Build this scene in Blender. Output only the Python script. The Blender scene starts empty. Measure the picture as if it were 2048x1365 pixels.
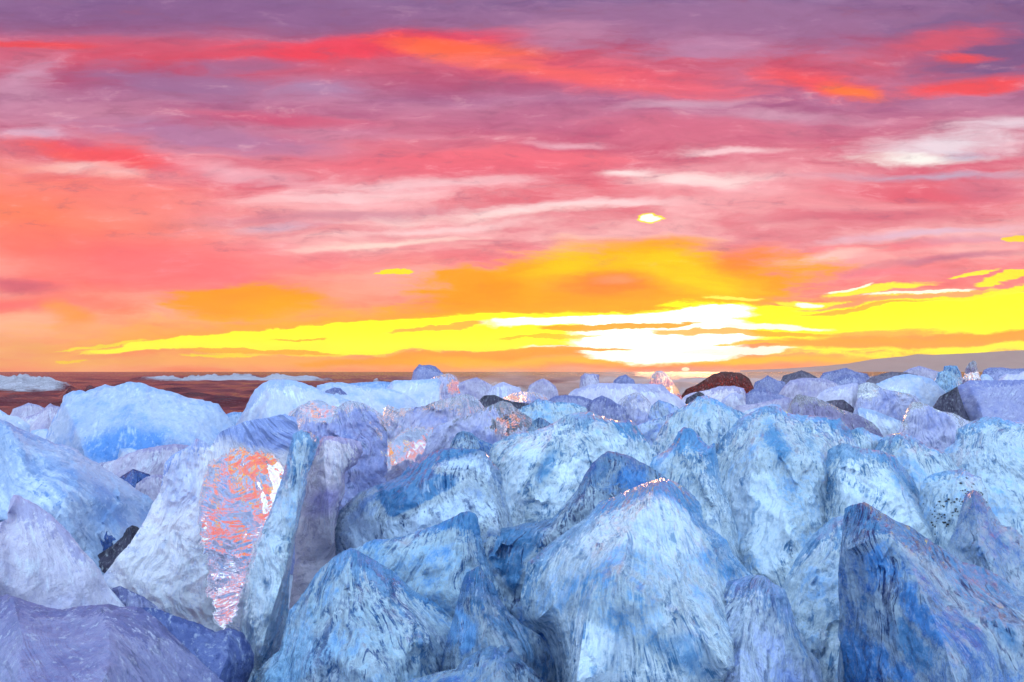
import bpy, math, random
import numpy as np
from mathutils import Vector, noise
from mathutils.geometry import delaunay_2d_cdt

R = math.radians
SC = bpy.context.scene
COL = SC.collection
random.seed(7)

# ------------------------------------------------------------------ camera
F, CX, CY, HOR = 1365.33, 1024.0, 682.5, 744.0
CAMH = 0.75
PITCH = math.atan((HOR - CY) / F)
cam_data = bpy.data.cameras.new('camera')
cam_data.lens = 24.0
cam_data.sensor_width = 36.0
cam_data.clip_start = 0.05
cam_data.clip_end = 60000
cam = bpy.data.objects.new('camera', cam_data)
cam.location = (0, 0, CAMH)
cam.rotation_euler = (R(90) + PITCH, 0, 0)
COL.objects.link(cam)
SC.camera = cam
CP, SP = math.cos(PITCH), math.sin(PITCH)


def ray(px, py):
    cx, cy = (px - CX) / F, -(py - CY) / F
    return Vector((cx, CP - SP * cy, SP + CP * cy))


def at(px, py, depth):
    return Vector((0, 0, CAMH)) + ray(px, py) * depth


def azel(px, py):
    # a place in the sky, as slopes against the seaward axis: cloud streaks lie level along the horizon
    v = ray(px, py)
    return v.x / v.y * F, v.z / v.y * F


def lin(c, k=1.0):
    out = []
    for v in c:
        v = v / 255.0
        out.append((v / 12.92 if v <= 0.04045 else ((v + 0.055) / 1.055) ** 2.4) * k)
    return (*out, 1.0)


# ------------------------------------------------------------------ node helper
class NT:
    def __init__(self, tree):
        self.t = tree
        tree.nodes.clear()

    def n(self, kind, **kw):
        node = self.t.nodes.new(kind)
        ins = kw.pop('ins', {})
        for k, v in kw.items():
            setattr(node, k, v)
        for k, v in ins.items():
            s = node.inputs[k]
            if isinstance(v, bpy.types.NodeSocket):
                self.t.links.new(v, s)
            else:
                s.default_value = v
        return node

    def math(self, op, a, b=0.0, c=0.0, clamp=False):
        return self.n('ShaderNodeMath', operation=op, use_clamp=clamp, ins={0: a, 1: b, 2: c}).outputs[0]

    def vmath(self, op, a, b=(0, 0, 0), scale=None):
        nd = self.n('ShaderNodeVectorMath', operation=op, ins={0: a, 1: b})
        if scale is not None:
            s = nd.inputs['Scale']
            if isinstance(scale, bpy.types.NodeSocket):
                self.t.links.new(scale, s)
            else:
                s.default_value = scale
        return nd.outputs['Value'] if op in ('LENGTH', 'DOT_PRODUCT', 'DISTANCE') else nd.outputs[0]

    def noise(self, vec, scale=1.0, detail=4.0, rough=0.55, dist=0.0, color=False):
        nd = self.n('ShaderNodeTexNoise', ins={'Vector': vec, 'Scale': scale, 'Detail': detail,
                                               'Roughness': rough, 'Distortion': dist})
        return nd.outputs['Color' if color else 'Fac']

    def mapr(self, v, a, b, lo=0.0, hi=1.0, kind='SMOOTHSTEP'):
        return self.n('ShaderNodeMapRange', interpolation_type=kind,
                      ins={0: v, 1: a, 2: b, 3: lo, 4: hi}).outputs[0]

    def mix(self, f, a, b, blend='MIX'):
        nd = self.n('ShaderNodeMix', data_type='RGBA', blend_type=blend, ins={0: f, 6: a, 7: b})
        return nd.outputs[2]

    def ramp(self, v, stops, interp='LINEAR'):
        nd = self.n('ShaderNodeValToRGB', ins={0: v})
        cr = nd.color_ramp
        cr.interpolation = interp
        while len(cr.elements) < len(stops):
            cr.elements.new(0.5)
        for e, (p, c) in zip(cr.elements, stops):
            e.position = p
            e.color = c
        return nd.outputs[0]

    def mapping(self, vec, loc=(0, 0, 0), rot=(0, 0, 0), scale=(1, 1, 1), kind='POINT'):
        return self.n('ShaderNodeMapping', vector_type=kind,
                      ins={'Vector': vec, 'Location': loc, 'Rotation': rot, 'Scale': scale}).outputs[0]


# ------------------------------------------------------------------ sky: dusk sky with lit clouds
SUN_AZ, SUN_EL = azel(1370, 737)
SUN_AZ, SUN_EL = math.atan(SUN_AZ / F), math.atan(SUN_EL / F)
world = bpy.data.worlds.new('World')
SC.world = world
world.use_nodes = True
w = NT(world.node_tree)
gen = w.n('ShaderNodeTexCoord').outputs['Generated']
sep = w.n('ShaderNodeSeparateXYZ', ins={0: gen})
az = w.math('MULTIPLY', w.math('ARCTAN2', sep.outputs[0], sep.outputs[1]), F)
el = w.math('MULTIPLY', w.math('ARCSINE', sep.outputs[2]), F)
fwd = w.math('MAXIMUM', sep.outputs[1], 0.12)
p = w.n('ShaderNodeCombineXYZ', ins={0: w.math('MULTIPLY', w.math('DIVIDE', sep.outputs[0], fwd), F), 1: w.math('MULTIPLY', w.math('DIVIDE', sep.outputs[2], fwd), F), 2: 0.0}).outputs[0]
# streaky turbulence that the cloud edges follow
q = w.vmath('MULTIPLY', p, (1 / 330, 1 / 95, 0))
nc = w.noise(q, 1.0, 7, 0.62, 0.1, color=True)
wob = w.vmath('MULTIPLY', w.vmath('SUBTRACT', nc, (0.5, 0.5, 0.5)), (230, 62, 0))
pw = w.vmath('ADD', p, wob)
q2 = w.vmath('MULTIPLY', pw, (1 / 150, 1 / 26, 0))
n2 = w.math('SUBTRACT', w.noise(w.vmath('ADD', q2, (7.3, 2.1, 0)), 1.0, 8, 0.66, 0.0), 0.5)
q3 = w.vmath('MULTIPLY', pw, (1 / 420, 1 / 70, 0))
n4 = w.math('SUBTRACT', w.noise(w.vmath('MULTIPLY', pw, (1 / 105, 1 / 30, 0)), 1.0, 8, 0.66), 0.5)
n3 = w.math('SUBTRACT', w.noise(w.vmath('ADD', q3, (1.3, 9.1, 0)), 1.0, 7, 0.6, 0.0), 0.5)
elw = w.n('ShaderNodeSeparateXYZ', ins={0: pw}).outputs[1]
elv = w.math('MULTIPLY_ADD', elw, 1 / 800.0, 0.0)


def E(py):
    return max(0.0, min(1.0, azel(1024, py)[1] / 800.0))


light = w.ramp(elv, [(0.0, lin((255, 168, 120))), (E(700), lin((255, 175, 130))), (E(640), lin((255, 185, 150))),
                     (E(560), lin((248, 165, 160))), (E(470), lin((252, 190, 190))), (E(380), lin((250, 185, 192))),
                     (E(290), lin((226, 130, 150))), (E(200), lin((196, 130, 165))), (E(120), lin((205, 110, 140))),
                     (E(40), lin((165, 115, 155))), (1.0, lin((140, 130, 175)))])
dark = w.ramp(elv, [(0.0, lin((250, 120, 80))), (E(700), lin((250, 130, 70))), (E(640), lin((250, 130, 90))),
                    (E(560), lin((240, 105, 115))), (E(470), lin((225, 125, 140))), (E(380), lin((228, 100, 120))),
                    (E(290), lin((200, 85, 120))), (E(200), lin((160, 90, 135))), (E(120), lin((200, 65, 95))),
                    (E(40), lin((125, 78, 125))), (1.0, lin((90, 80, 140)))])
tex = w.mapr(w.math('MULTIPLY_ADD', n2, 0.45, w.math('ADD', w.math('MULTIPLY', n3, 0.95), 0.5)), 0.28, 0.74)
skyc = w.mix(tex, dark, light)

# cloud banks and glows: px, py, half width, half height, tilt, colour, opacity, softness, raggedness
RED, ORG, YEL, PNK = (250, 62, 78), (255, 160, 0), (272, 262, 0), (255, 180, 190)
BANKS = [
    # purple and red upper deck
    (350, 25, 620, 50, 0, (140, 95, 145), .75, .7, 1.2), (1500, 45, 560, 60, 0, (152, 105, 150), .8, .7, 1.2),
    (1980, 95, 190, 70, 0, (112, 84, 135), .9, .6, 1.0),
    (330, 112, 470, 30, -3, (216, 78, 104), .6, .6, 1.1), (60, 92, 150, 9, -2, (240, 68, 72), .7, .7, .8),
    (760, 92, 310, 28, 4, (244, 62, 84), .8, .6, 1.0),
    (930, 98, 170, 17, -5, (255, 106, 66), .85, .8, 1.0), (1060, 140, 220, 14, -10, (252, 116, 88), .75, .8, 1.0),
    (1250, 165, 280, 32, -6, (246, 92, 106), .7, .7, 1.1), (1640, 168, 150, 26, -10, (250, 84, 90), .8, .6, 1.0),
    (1700, 182, 70, 15, -6, (255, 120, 60), .9, .8, .9), (1960, 172, 150, 16, 3, (248, 72, 76), .85, .6, 1.0),
    (1900, 80, 130, 26, 10, (222, 84, 106), .8, .7, 1.1), (1930, 116, 60, 10, 0, (246, 76, 80), .8, .7, 1.0),
    (1140, 70, 120, 30, 0, (190, 130, 165), .7, .7, 1.0), (1430, 95, 130, 30, 0, (186, 130, 168), .75, .7, 1.0),
    # lavender patches left of centre
    (330, 165, 210, 34, -3, (150, 106, 152), .8, .7, 1.2), (480, 132, 120, 14, 0, (150, 105, 150), .7, .7, 1.0),
    (640, 180, 90, 14, 0, (166, 130, 172), .7, .8, .9), (60, 165, 80, 40, 20, (205, 150, 180), .8, .9, 1.1),
    (150, 225, 250, 30, 0, (200, 135, 165), .6, .9, 1.1), (60, 275, 90, 14, 3, (214, 176, 204), .85, .9, 1.0),
    (420, 275, 240, 26, -6, (172, 120, 164), .8, .8, 1.1), (640, 262, 200, 16, -3, (204, 132, 164), .7, .9, 1.0),
    (560, 238, 200, 12, -3, (212, 84, 120), .7, .8, 1.0),
    (230, 315, 190, 20, -7, (246, 78, 94), .9, .6, .9), (135, 330, 90, 12, 2, (252, 210, 210), .9, .9, 1.1),
    (220, 345, 60, 9, 0, (252, 205, 205), .8, .9, 1.0), (480, 345, 150, 14, -8, (240, 180, 195), .7, .9, 1.1),
    # mid rose deck
    (900, 330, 330, 32, 0, (236, 96, 118), .8, .8, 1.1), (1120, 240, 260, 26, 0, (194, 110, 146), .6, .8, 1.1),
    (1380, 215, 130, 10, 3, (206, 158, 184), .8, .9, 1.0), (1560, 230, 160, 12, -2, (212, 160, 186), .7, .9, 1.1),
    (1350, 260, 240, 22, 0, (214, 104, 134), .7, .8, 1.1), (1080, 315, 190, 20, 0, (246, 112, 130), .8, .8, 1.0),
    (1260, 345, 70, 10, 3, (255, 228, 228), .9, .9, 1.0), (1390, 358, 120, 13, 2, (255, 226, 224), .85, .9, 1.1),
    (1440, 302, 110, 8, 1, (250, 210, 216), .8, .9, 1.0), (1140, 290, 80, 7, 1, (240, 184, 200), .7, .9, 1.0),
    (1910, 292, 160, 28, 2, (236, 224, 234), .85, .9, 1.1), (2000, 250, 110, 16, 3, (232, 214, 226), .8, .9, 1.0),
    (1850, 316, 130, 10, 0, (255, 252, 245), .95, .9, 1.0), (1950, 312, 60, 10, 0, (196, 188, 212), .8, .9, 1.0),
    (1880, 350, 200, 8, 0, (190, 172, 200), .8, .9, .9), (1820, 385, 190, 20, -2, (226, 92, 116), .85, .8, 1.0),
    (1970, 375, 100, 22, 0, (206, 112, 140), .6, .8, 1.0),
    (640, 395, 220, 10, 2, (252, 206, 210), .7, .9, 1.1), (830, 372, 240, 12, 2, (250, 208, 214), .7, .9, 1.1),
    (620, 432, 300, 10, 2, (206, 134, 156), .75, .9, 1.0), (560, 452, 90, 8, 3, (214, 178, 200), .8, .9, .9),
    (760, 488, 170, 7, 5, (255, 218, 206), .85, .9, .9), (900, 452, 180, 7, 4, (252, 206, 208), .8, .9, .9),
    (1020, 425, 220, 9, 3, (255, 224, 220), .8, .9, 1.0), (1180, 410, 220, 9, 3, (255, 222, 224), .75, .9, 1.0),
    (1560, 400, 320, 16, -2, (238, 138, 150), .6, .9, 1.1), (1720, 430, 200, 16, 2, (214, 92, 120), .75, .8, 1.0),
    (1830, 468, 180, 9, 5, (226, 184, 206), .85, .9, 1.0), (1760, 495, 190, 9, 3, (240, 104, 120), .8, .9, 1.0),
    (1900, 520, 150, 8, 4, (190, 110, 140), .8, .9, 1.0), (1650, 510, 80, 8, 8, (255, 205, 195), .8, .9, 1.0),
    (1960, 480, 140, 8, 4, (222, 156, 178), .7, .9, 1.0), (1720, 545, 190, 9, 0, (236, 120, 140), .7, .9, 1.0),
    # left orange and salmon glow
    (60, 440, 330, 110, -8, (255, 116, 62), .85, 1.0, .7), (260, 395, 260, 40, -4, (252, 130, 125), .7, 1.0, .8),
    (330, 520, 320, 56, -5, (252, 106, 116), .85, 1.0, .7), (40, 570, 120, 20, -6, (206, 84, 110), .85, .8, 1.0),
    (20, 610, 190, 14, 0, (250, 96, 104), .8, .9, .9), (60, 655, 200, 24, 0, (255, 178, 142), .8, .9, .8),
    (640, 590, 140, 46, 0, (255, 150, 110), .7, 1.0, .8), (740, 560, 150, 40, 6, (255, 170, 150), .6, 1.0, .8),
    # burning bank over the sun
    (1230, 575, 390, 78, 3, (255, 158, 0), .96, .45, .9), (980, 600, 190, 48, 14, (255, 150, 10), .9, .6, .9),
    (1250, 520, 190, 30, 4, (255, 196, 0), .85, .9, .9), (1390, 560, 120, 46, -20, (255, 208, 0), .9, .9, .9),
    (1120, 535, 70, 40, 30, (255, 205, 0), .7, .9, .9), (1200, 565, 110, 22, 2, (255, 128, 50), .95, .8, .9),
    (1215, 560, 50, 9, 2, (255, 150, 100), .8, .8, .8), (1300, 485, 130, 16, 2, (255, 172, 0), .9, .8, .9),
    (1500, 510, 60, 26, 10, (255, 122, 60), .7, .9, .9),
    (490, 602, 130, 36, 3, (255, 152, 0), .95, .5, 1.0), (560, 622, 90, 22, 3, (255, 166, 0), .8, .7, 1.0),
    (130, 632, 40, 26, -15, (255, 148, 55), .85, .8, .9),
    # orange veil and the yellow clearing beneath it
    (1100, 650, 1100, 42, 2, (255, 172, 10), .9, .6, .9),
    (1980, 642, 460, 62, 4, (272, 262, 0), .97, .3, .8),
    (950, 668, 520, 34, 3, (272, 262, 0), .99, .22, .75), (500, 678, 300, 15, 4, (272, 262, 0), .99, .2, .55),
    (200, 687, 90, 3.5, 5, (255, 226, 20), .95, .3, .4), (1500, 650, 500, 40, 1, (272, 262, 0), .97, .25, .9),
    (1900, 655, 260, 26, 3, (272, 262, 0), .97, .3, .9),
    (1760, 580, 110, 9, 7, (255, 238, 60), .97, .3, 1.0), (1930, 590, 200, 7, 6, (255, 240, 40), .97, .3, 1.0),
    (2010, 560, 90, 8, 10, (255, 236, 40), .95, .3, 1.0), (1950, 553, 60, 4, 5, (255, 240, 60), .95, .3, .9),
    (1630, 605, 90, 5, 0, (255, 238, 60), .9, .4, 1.0), (1450, 598, 70, 4, 0, (255, 244, 90), .9, .4, .9),
    (1300, 437, 34, 8, 3, (255, 240, 40), .97, .25, .5), (1300, 437, 27, 6, 3, (255, 255, 250), .99, .25, .5),
    (780, 545, 30, 4, 1, (255, 226, 20), .95, .3, .5), (2030, 476, 30, 8, 3, (255, 220, 40), .95, .3, .8),
    # lower orange bars
    (1830, 680, 330, 13, 2, (255, 150, 30), .9, .5, .8), (1760, 668, 160, 8, 1, (255, 158, 70), .8, .6, .8),
    (700, 722, 700, 15, 0, (255, 172, 70), .75, .8, .8), (940, 712, 300, 11, 3, (255, 158, 0), .9, .5, .8),
    (520, 702, 170, 5, -1, (255, 172, 20), .9, .4, .8), (1430, 722, 560, 10, 0, (255, 196, 0), .9, .8, .5),
    (160, 718, 40, 3, 0, (255, 206, 10), .9, .4, .7), (450, 712, 70, 2.5, 0, (255, 226, 0), .9, .4, .6),
    (880, 660, 90, 5, 6, (255, 176, 60), .9, .4, .7), (620, 676, 60, 2, 0, (250, 170, 0), .8, .5, .6),
]
HOT = [
    (1325, 678, 175, 52, 0, (1.7, 1.65, 1.45, 1), 1.0, .3, .6), (1370, 632, 130, 16, 4, (1.7, 1.65, 1.45, 1), 1.0, .35, .7), (1110, 645, 150, 10, 2, (1.5, 1.45, 1.25, 1), 1.0, .4, .8),
    (1540, 656, 110, 5, 0, (1.2, 1.16, .9, 1), .95, .4, .8), (1470, 702, 110, 7, 0, (1.2, 1.17, 1.0, 1), .95, .3, .7),
    (1840, 587, 90, 3.5, 4, (1.1, 1.08, .85, 1), .9, .5, .8), (1625, 607, 28, 4, 0, (1.1, 1.08, .9, 1), .95, .5, .6),
    (1140, 693, 100, 4, 0, (1.1, 1.08, .7, 1), .9, .4, .8), (1720, 576, 50, 3, 10, (1.1, 1.08, .8, 1), .9, .5, .8),
]
BARS = [
    (1230, 657, 170, 5.5, 2, (255, 168, 0), .97, .35, .7), (1120, 697, 120, 5, 2, (255, 160, 0), .95, .4, .7),
    (1480, 668, 160, 6, -1, (255, 176, 0), .9, .4, .8), (1500, 690, 70, 3, 0, (255, 196, 0), .9, .4, .7),
    (1090, 674, 110, 3, 1, (255, 196, 0), .8, .4, .7), (1800, 600, 200, 4, 6, (252, 150, 110), .85, .5, .8),
    (1720, 618, 130, 4, 6, (255, 160, 60), .8, .5, .8),
]


def group(name, ins, outs):
    g = bpy.data.node_groups.new(name, 'ShaderNodeTree')
    for nm, ty in ins:
        g.interface.new_socket(nm, in_out='INPUT', socket_type='NodeSocket' + ty)
    for nm, ty in outs:
        g.interface.new_socket(nm, in_out='OUTPUT', socket_type='NodeSocket' + ty)
    t = NT(g)
    return g, t, t.n('NodeGroupInput').outputs


# one cloud bank as a node group; its lookup hangs on the colour before it, so banks are evaluated one by one
bank_g, bt, bi = group('cloud_bank', [('cur', 'Color'), ('pw', 'Vector'), ('n2', 'Float'), ('n3', 'Float'),
                                      ('loc', 'Vector'), ('rot', 'Vector'), ('size', 'Vector'), ('col', 'Color'),
                                      ('k2', 'Float'), ('k3', 'Float'), ('lo', 'Float'), ('hi', 'Float'), ('op', 'Float')],
                       [('col', 'Color')])
pv = bt.n('ShaderNodeVectorMath', operation='MULTIPLY_ADD', ins={0: bi[0], 1: (1e-9, 1e-9, 1e-9), 2: bi[1]}).outputs[0]
bm = bt.n('ShaderNodeMapping', vector_type='TEXTURE', ins={0: pv, 1: bi[4], 2: bi[5], 3: bi[6]}).outputs[0]
bd = bt.math('MULTIPLY_ADD', bi[3], bi[9], bt.math('MULTIPLY_ADD', bi[2], bi[8], bt.vmath('LENGTH', bm)))
bt.n('NodeGroupOutput', ins={0: bt.mix(bt.mapr(bd, bi[10], bi[11], 0.0, bi[12]), bi[0], bi[7])})


def bank(t, cur, gi, px, py, rx, ry, rot, col, op, soft, rag, raw=False):
    a, e = azel(px, py)
    nd = t.t.nodes.new('ShaderNodeGroup')
    nd.node_tree = bank_g
    for i, src in ((0, cur), (1, gi[1]), (2, gi[2]), (3, gi[3])):
        t.t.links.new(src, nd.inputs[i])
    for i, v in ((4, (a, e, 0)), (5, (0, 0, R(rot))), (6, (rx, ry, 1)), (7, col if raw else lin(col)), (8, -rag * 1.5),
                 (9, -rag * 0.8 if rag > .75 else 0.0), (10, 1 + soft * (.7 if soft > .5 else .5)),
                 (11, 1 - soft * .5 - (.5 * soft if soft > .5 else 0)), (12, op)):
        nd.inputs[i].default_value = v
    return nd.outputs[0]


pws = w.n('ShaderNodeSeparateXYZ', ins={0: pw})


def reach(b, raw):
    px, py, rx, ry, rot = b[:5]
    a, e = azel(px, py)
    grow = 1.0 + b[7] * 0.7 + b[8] * (0.95 if b[8] > .75 else 0.6)
    c_, s_ = abs(math.cos(R(rot))), abs(math.sin(R(rot)))
    hx, hy = grow * (rx * c_ + ry * s_), grow * (rx * s_ + ry * c_)
    return a - hx, a + hx, e - hy, e + hy


ALL = [(b, False) for b in BANKS] + [(b, True) for b in HOT] + [(b, False) for b in BARS]
ALL = [(b, raw, reach(b, raw)) for b, raw in ALL]


def cell(x0, x1, y0, y1):
    g, t, gi = group('sky_region', [('cur', 'Color'), ('pw', 'Vector'), ('n2', 'Float'), ('n3', 'Float'), ('p', 'Vector'),
                                    ('away', 'Float'), ('open', 'Color'), ('n4', 'Float')], [('bg', 'Shader')])
    cur = gi[0]
    for b, raw, (a0, a1, e0, e1) in ALL:
        if a1 > x0 and a0 < x1 and e1 > y0 and e0 < y1:
            cur = bank(t, cur, gi, *b, raw=raw)
    if y0 < 10 < y1 + 1 and x0 < azel(1371, 739)[0] < x1:
        # half-set sun disc low in the murk
        a, e = azel(1371, 739)
        ds = t.vmath('LENGTH', t.mapping(gi[4], (a, e, 0), (0, 0, 0), (8, 4, 1), 'TEXTURE'))
        cur = t.mix(t.mapr(ds, 1.08, 0.9), cur, (1.25, 1.2, .75, 1))
    cur = t.vmath('SCALE', cur, scale=t.math('MULTIPLY_ADD', gi[7], .45, t.mapr(t.n('ShaderNodeSeparateXYZ', ins={0: gi[1]}).outputs[1], 320, 150, 1.07, 1.18)))
    vy = t.n('ShaderNodeSeparateXYZ', ins={0: gi[1]}).outputs[1]
    mk = t.mapr(vy, 130, 330)
    cur = t.mix(t.math('MULTIPLY', t.math('MULTIPLY', mk, t.mapr(vy, 700, 480, .35, 1)), t.mapr(gi[7], .05, .34, 0, .6)), cur, lin((255, 208, 214)))
    cur = t.mix(t.math('MULTIPLY', mk, t.mapr(gi[7], -.04, -.30, 0, .65)), cur, lin((166, 96, 134)))
    cur = t.mix(gi[5], cur, gi[6])
    t.n('NodeGroupOutput', ins={0: t.n('ShaderNodeBackground', ins={'Color': cur, 'Strength': 1.0}).outputs[0]})
    nd = w.t.nodes.new('ShaderNodeGroup')
    nd.node_tree = g
    for i, src in enumerate((skyc0, pw, n2, n3, p, away, openb, n4)):
        w.t.links.new(src, nd.inputs[i])
    return nd.outputs[0]


def choose(v, edges, items):
    """a chain of hard switches: items[i] holds below edges[i]"""
    out = items[-1]
    for e, it in zip(reversed(edges), reversed(items[:-1])):
        f = w.math('GREATER_THAN', v, e)
        out = w.n('ShaderNodeMixShader', ins={0: f, 1: it, 2: out}).outputs[0]
    return out


skyc0 = skyc
# away from the sunset the sky is the open blue of dusk (Nishita sky plus scattered blue light)
nish = w.n('ShaderNodeTexSky', sky_type='NISHITA', sun_disc=False, sun_elevation=R(1.5), sun_rotation=SUN_AZ).outputs[0]
blue = w.ramp(w.mapr(el, 0, 1900, kind='LINEAR'), [(0, (1.45, 1.8, 2.1, 1)), (.35, (1.35, 1.85, 2.3, 1)), (1, (1.25, 1.8, 2.35, 1))])
openb = w.mix(1.0, blue, w.vmath('SCALE', nish, scale=0.1), 'ADD')
openb = w.vmath('SCALE', openb, scale=w.math('MULTIPLY_ADD', n3, 0.5, 1.0))
far = w.mapr(w.math('ABSOLUTE', az), R(48) * F, R(80) * F)
high = w.mapr(w.math('MULTIPLY_ADD', n3, 160, el), 700, 1150)
away = w.math('MAXIMUM', far, high)
XE = [azel(x, 744)[0] for x in (520, 1000, 1420)]
YE = [azel(1024, y)[1] for y in (625, 500, 340, 200)]
BIG = 1e6
xs, ys = [-BIG] + XE + [BIG], [-BIG] + YE + [BIG]
rows = []
for j in range(5):
    rows.append(choose(pws.outputs[0], XE, [cell(xs[i], xs[i + 1], ys[j], ys[j + 1]) for i in range(4)]))
front = choose(pws.outputs[1], YE, rows)
blue_bg = w.n('ShaderNodeBackground', ins={'Color': openb, 'Strength': 1.0}).outputs[0]
sky_all = w.n('ShaderNodeMixShader', ins={0: w.math('GREATER_THAN', away, 0.999), 1: front, 2: blue_bg}).outputs[0]
under = w.n('ShaderNodeBackground', ins={'Color': (.20, .13, .16, 1), 'Strength': 1.0}).outputs[0]
sky_all = w.n('ShaderNodeMixShader', ins={0: w.math('GREATER_THAN', el, -25.0), 1: under, 2: sky_all}).outputs[0]
w.n('ShaderNodeOutputWorld', ins={0: sky_all})
world.cycles.sampling_method = 'MANUAL'
world.cycles.sample_map_resolution = 512

sun_data = bpy.data.lights.new('sun', 'SUN')
sun_data.energy = 0.5
sun_data.angle = R(8)
sun_data.color = (1.0, 0.42, 0.16)
sun = bpy.data.objects.new('sun', sun_data)
SEL = R(3.0)
sd = Vector((math.sin(SUN_AZ) * math.cos(SEL), math.cos(SUN_AZ) * math.cos(SEL), math.sin(SEL)))
sun.rotation_euler = sd.to_track_quat('Z', 'Y').to_euler()
sun.location = (3, 8, 6)
COL.objects.link(sun)
SC.view_settings.view_transform = 'Standard'
SC.view_settings.look = 'None'
SC.view_settings.exposure = 0.0
SC.view_settings.gamma = 1.0
SC.view_settings.use_curve_mapping = False
SC.cycles.use_denoising = True
SC.cycles.max_bounces = 10
SC.cycles.transmission_bounces = 8
SC.cycles.diffuse_bounces = 6
# ------------------------------------------------------------------ beach, sea, headland
def link(name, mesh, mat=None, kind=None, label=None, cat=None, grp=None, parent=None, loc=(0, 0, 0)):
    o = bpy.data.objects.new(name, mesh)
    o.location = loc
    COL.objects.link(o)
    if mat:
        mesh.materials.append(mat)
    o['kind'] = kind or 'thing'
    if parent and not kind:
        del o['kind']
    if label:
        o['label'] = label
    if cat:
        o['category'] = cat
    if grp:
        o['group'] = grp
    if parent:
        o.parent = parent
    return o


def material(name):
    m = bpy.data.materials.new(name)
    m.use_nodes = True
    return m, NT(m.node_tree)


def grid_mesh(name, P, smooth=True):
    """P: (rows, cols, 3) array"""
    r, c = P.shape[:2]
    idx = np.arange(r * c).reshape(r, c)
    f = np.stack([idx[:-1, :-1], idx[:-1, 1:], idx[1:, 1:], idx[1:, :-1]], -1).reshape(-1, 4)
    me = bpy.data.meshes.new(name)
    me.from_pydata(P.reshape(-1, 3).tolist(), [], f.tolist())
    if smooth:
        me.polygons.foreach_set('use_smooth', [True] * len(me.polygons))
    me.update()
    return me


def fbm(x, y, z=0.0, o=4):
    return noise.fractal((x, y, z), 1.0, 2.0, o)


# sand with an added pale crust, put in to bounce light into the ice
m_sand, t = material('bounce_sand')
pos = t.n('ShaderNodeNewGeometry').outputs['Position']
g1 = t.noise(pos, 3.0, 6, .6)
g2 = t.noise(pos, 160.0, 3, .6)
sc = t.mix(t.mapr(g1, .35, .7), lin((150, 158, 180)), lin((206, 216, 232)))
bmp = t.n('ShaderNodeBump', ins={'Strength': .7, 'Distance': .01, 'Height': t.math('MULTIPLY_ADD', g1, 4.0, g2)}).outputs[0]
pb = t.n('ShaderNodeBsdfPrincipled', ins={'Base Color': sc, 'Roughness': t.mapr(g1, .3, .7, .25, .75), 'Normal': bmp})
t.n('ShaderNodeOutputMaterial', ins={0: pb.outputs[0]})

SEA_Z = -0.25
rows = []
for y in np.concatenate([np.linspace(-6, 14, 60), np.linspace(14.5, 40, 10)]):
    row = []
    for x in np.linspace(-30, 34, 110):
        sh = 11.5 + 1.2 * math.sin(x * .35) + fbm(x * .2, 3.1) * 1.2
        z = 0.03 * fbm(x * .8, y * .8, 4.0) - max(0.0, y - sh + 2.5) * 0.1
        row.append((x, y, z))
    rows.append(row)
link('beach', grid_mesh('beach', np.array(rows)), m_sand, 'structure')

# sea: fan of rows that widen to the horizon, with real swell
m_sea, t = material('sea_water')
pos = t.n('ShaderNodeNewGeometry').outputs['Position']
w1 = t.noise(t.vmath('MULTIPLY', pos, (.55, 1.5, 1)), 1.0, 5, .6, .4)
w2 = t.noise(t.vmath('MULTIPLY', pos, (2.6, 6.5, 1)), 1.0, 4, .6, .3)
hh = t.math('MULTIPLY_ADD', w2, .3, w1)
bmp = t.n('ShaderNodeBump', ins={'Strength': 1.0, 'Distance': 2.4, 'Height': hh}).outputs[0]
foam_a = t.n('ShaderNodeAttribute', attribute_name='foam').outputs['Fac']
fn = t.noise(t.vmath('MULTIPLY', pos, (.8, 1.6, 3)), 1.6, 9, .75)
ff = t.mapr(t.math('ADD', foam_a, t.math('MULTIPLY', t.math('SUBTRACT', fn, .5), 1.2)), .45, .8)
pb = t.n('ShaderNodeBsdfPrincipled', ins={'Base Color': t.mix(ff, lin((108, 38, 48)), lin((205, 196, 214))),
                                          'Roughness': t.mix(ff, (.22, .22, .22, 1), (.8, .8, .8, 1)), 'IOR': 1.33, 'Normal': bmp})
t.n('ShaderNodeOutputMaterial', ins={0: pb.outputs[0]})

NA, NR = 640, 480
angs = np.linspace(R(-50), R(50), NA)
dist = 9.5 * (16000 / 9.5) ** (np.linspace(0, 1, NR) ** 1.25)
P = np.zeros((NR, NA, 3))
X = dist[:, None] * np.tan(angs)[None, :]
Y = np.repeat(dist[:, None], NA, 1)
rng = np.random.default_rng(5)
Z = np.zeros_like(X)
for i in range(26):
    lam = 1.6 * 1.22 ** i
    th = R(90) + rng.normal(0, .38)
    k = 2 * math.pi / lam
    amp = 0.018 * lam ** .72 * (1 if lam < 6 else (6 / lam) ** 1.1)
    ph = rng.uniform(0, 6.28)
    # drop what the rows there cannot carry
    dr = np.gradient(dist)[:, None]
    dc = (dist * (angs[1] - angs[0]))[:, None]
    keep = np.clip((lam / np.maximum(dr, dc) - 2.2) / 2.0, 0, 1)
    s_ = np.sin(k * (X * math.cos(th) + Y * math.sin(th)) + ph + .5 * np.sin(X * .09 + i))
    Z += amp * keep * (1 - np.abs(s_) * 1.57)
Z *= np.clip((Y - 9) / 8, .15, 1.0)
foam = np.zeros_like(X)


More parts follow.
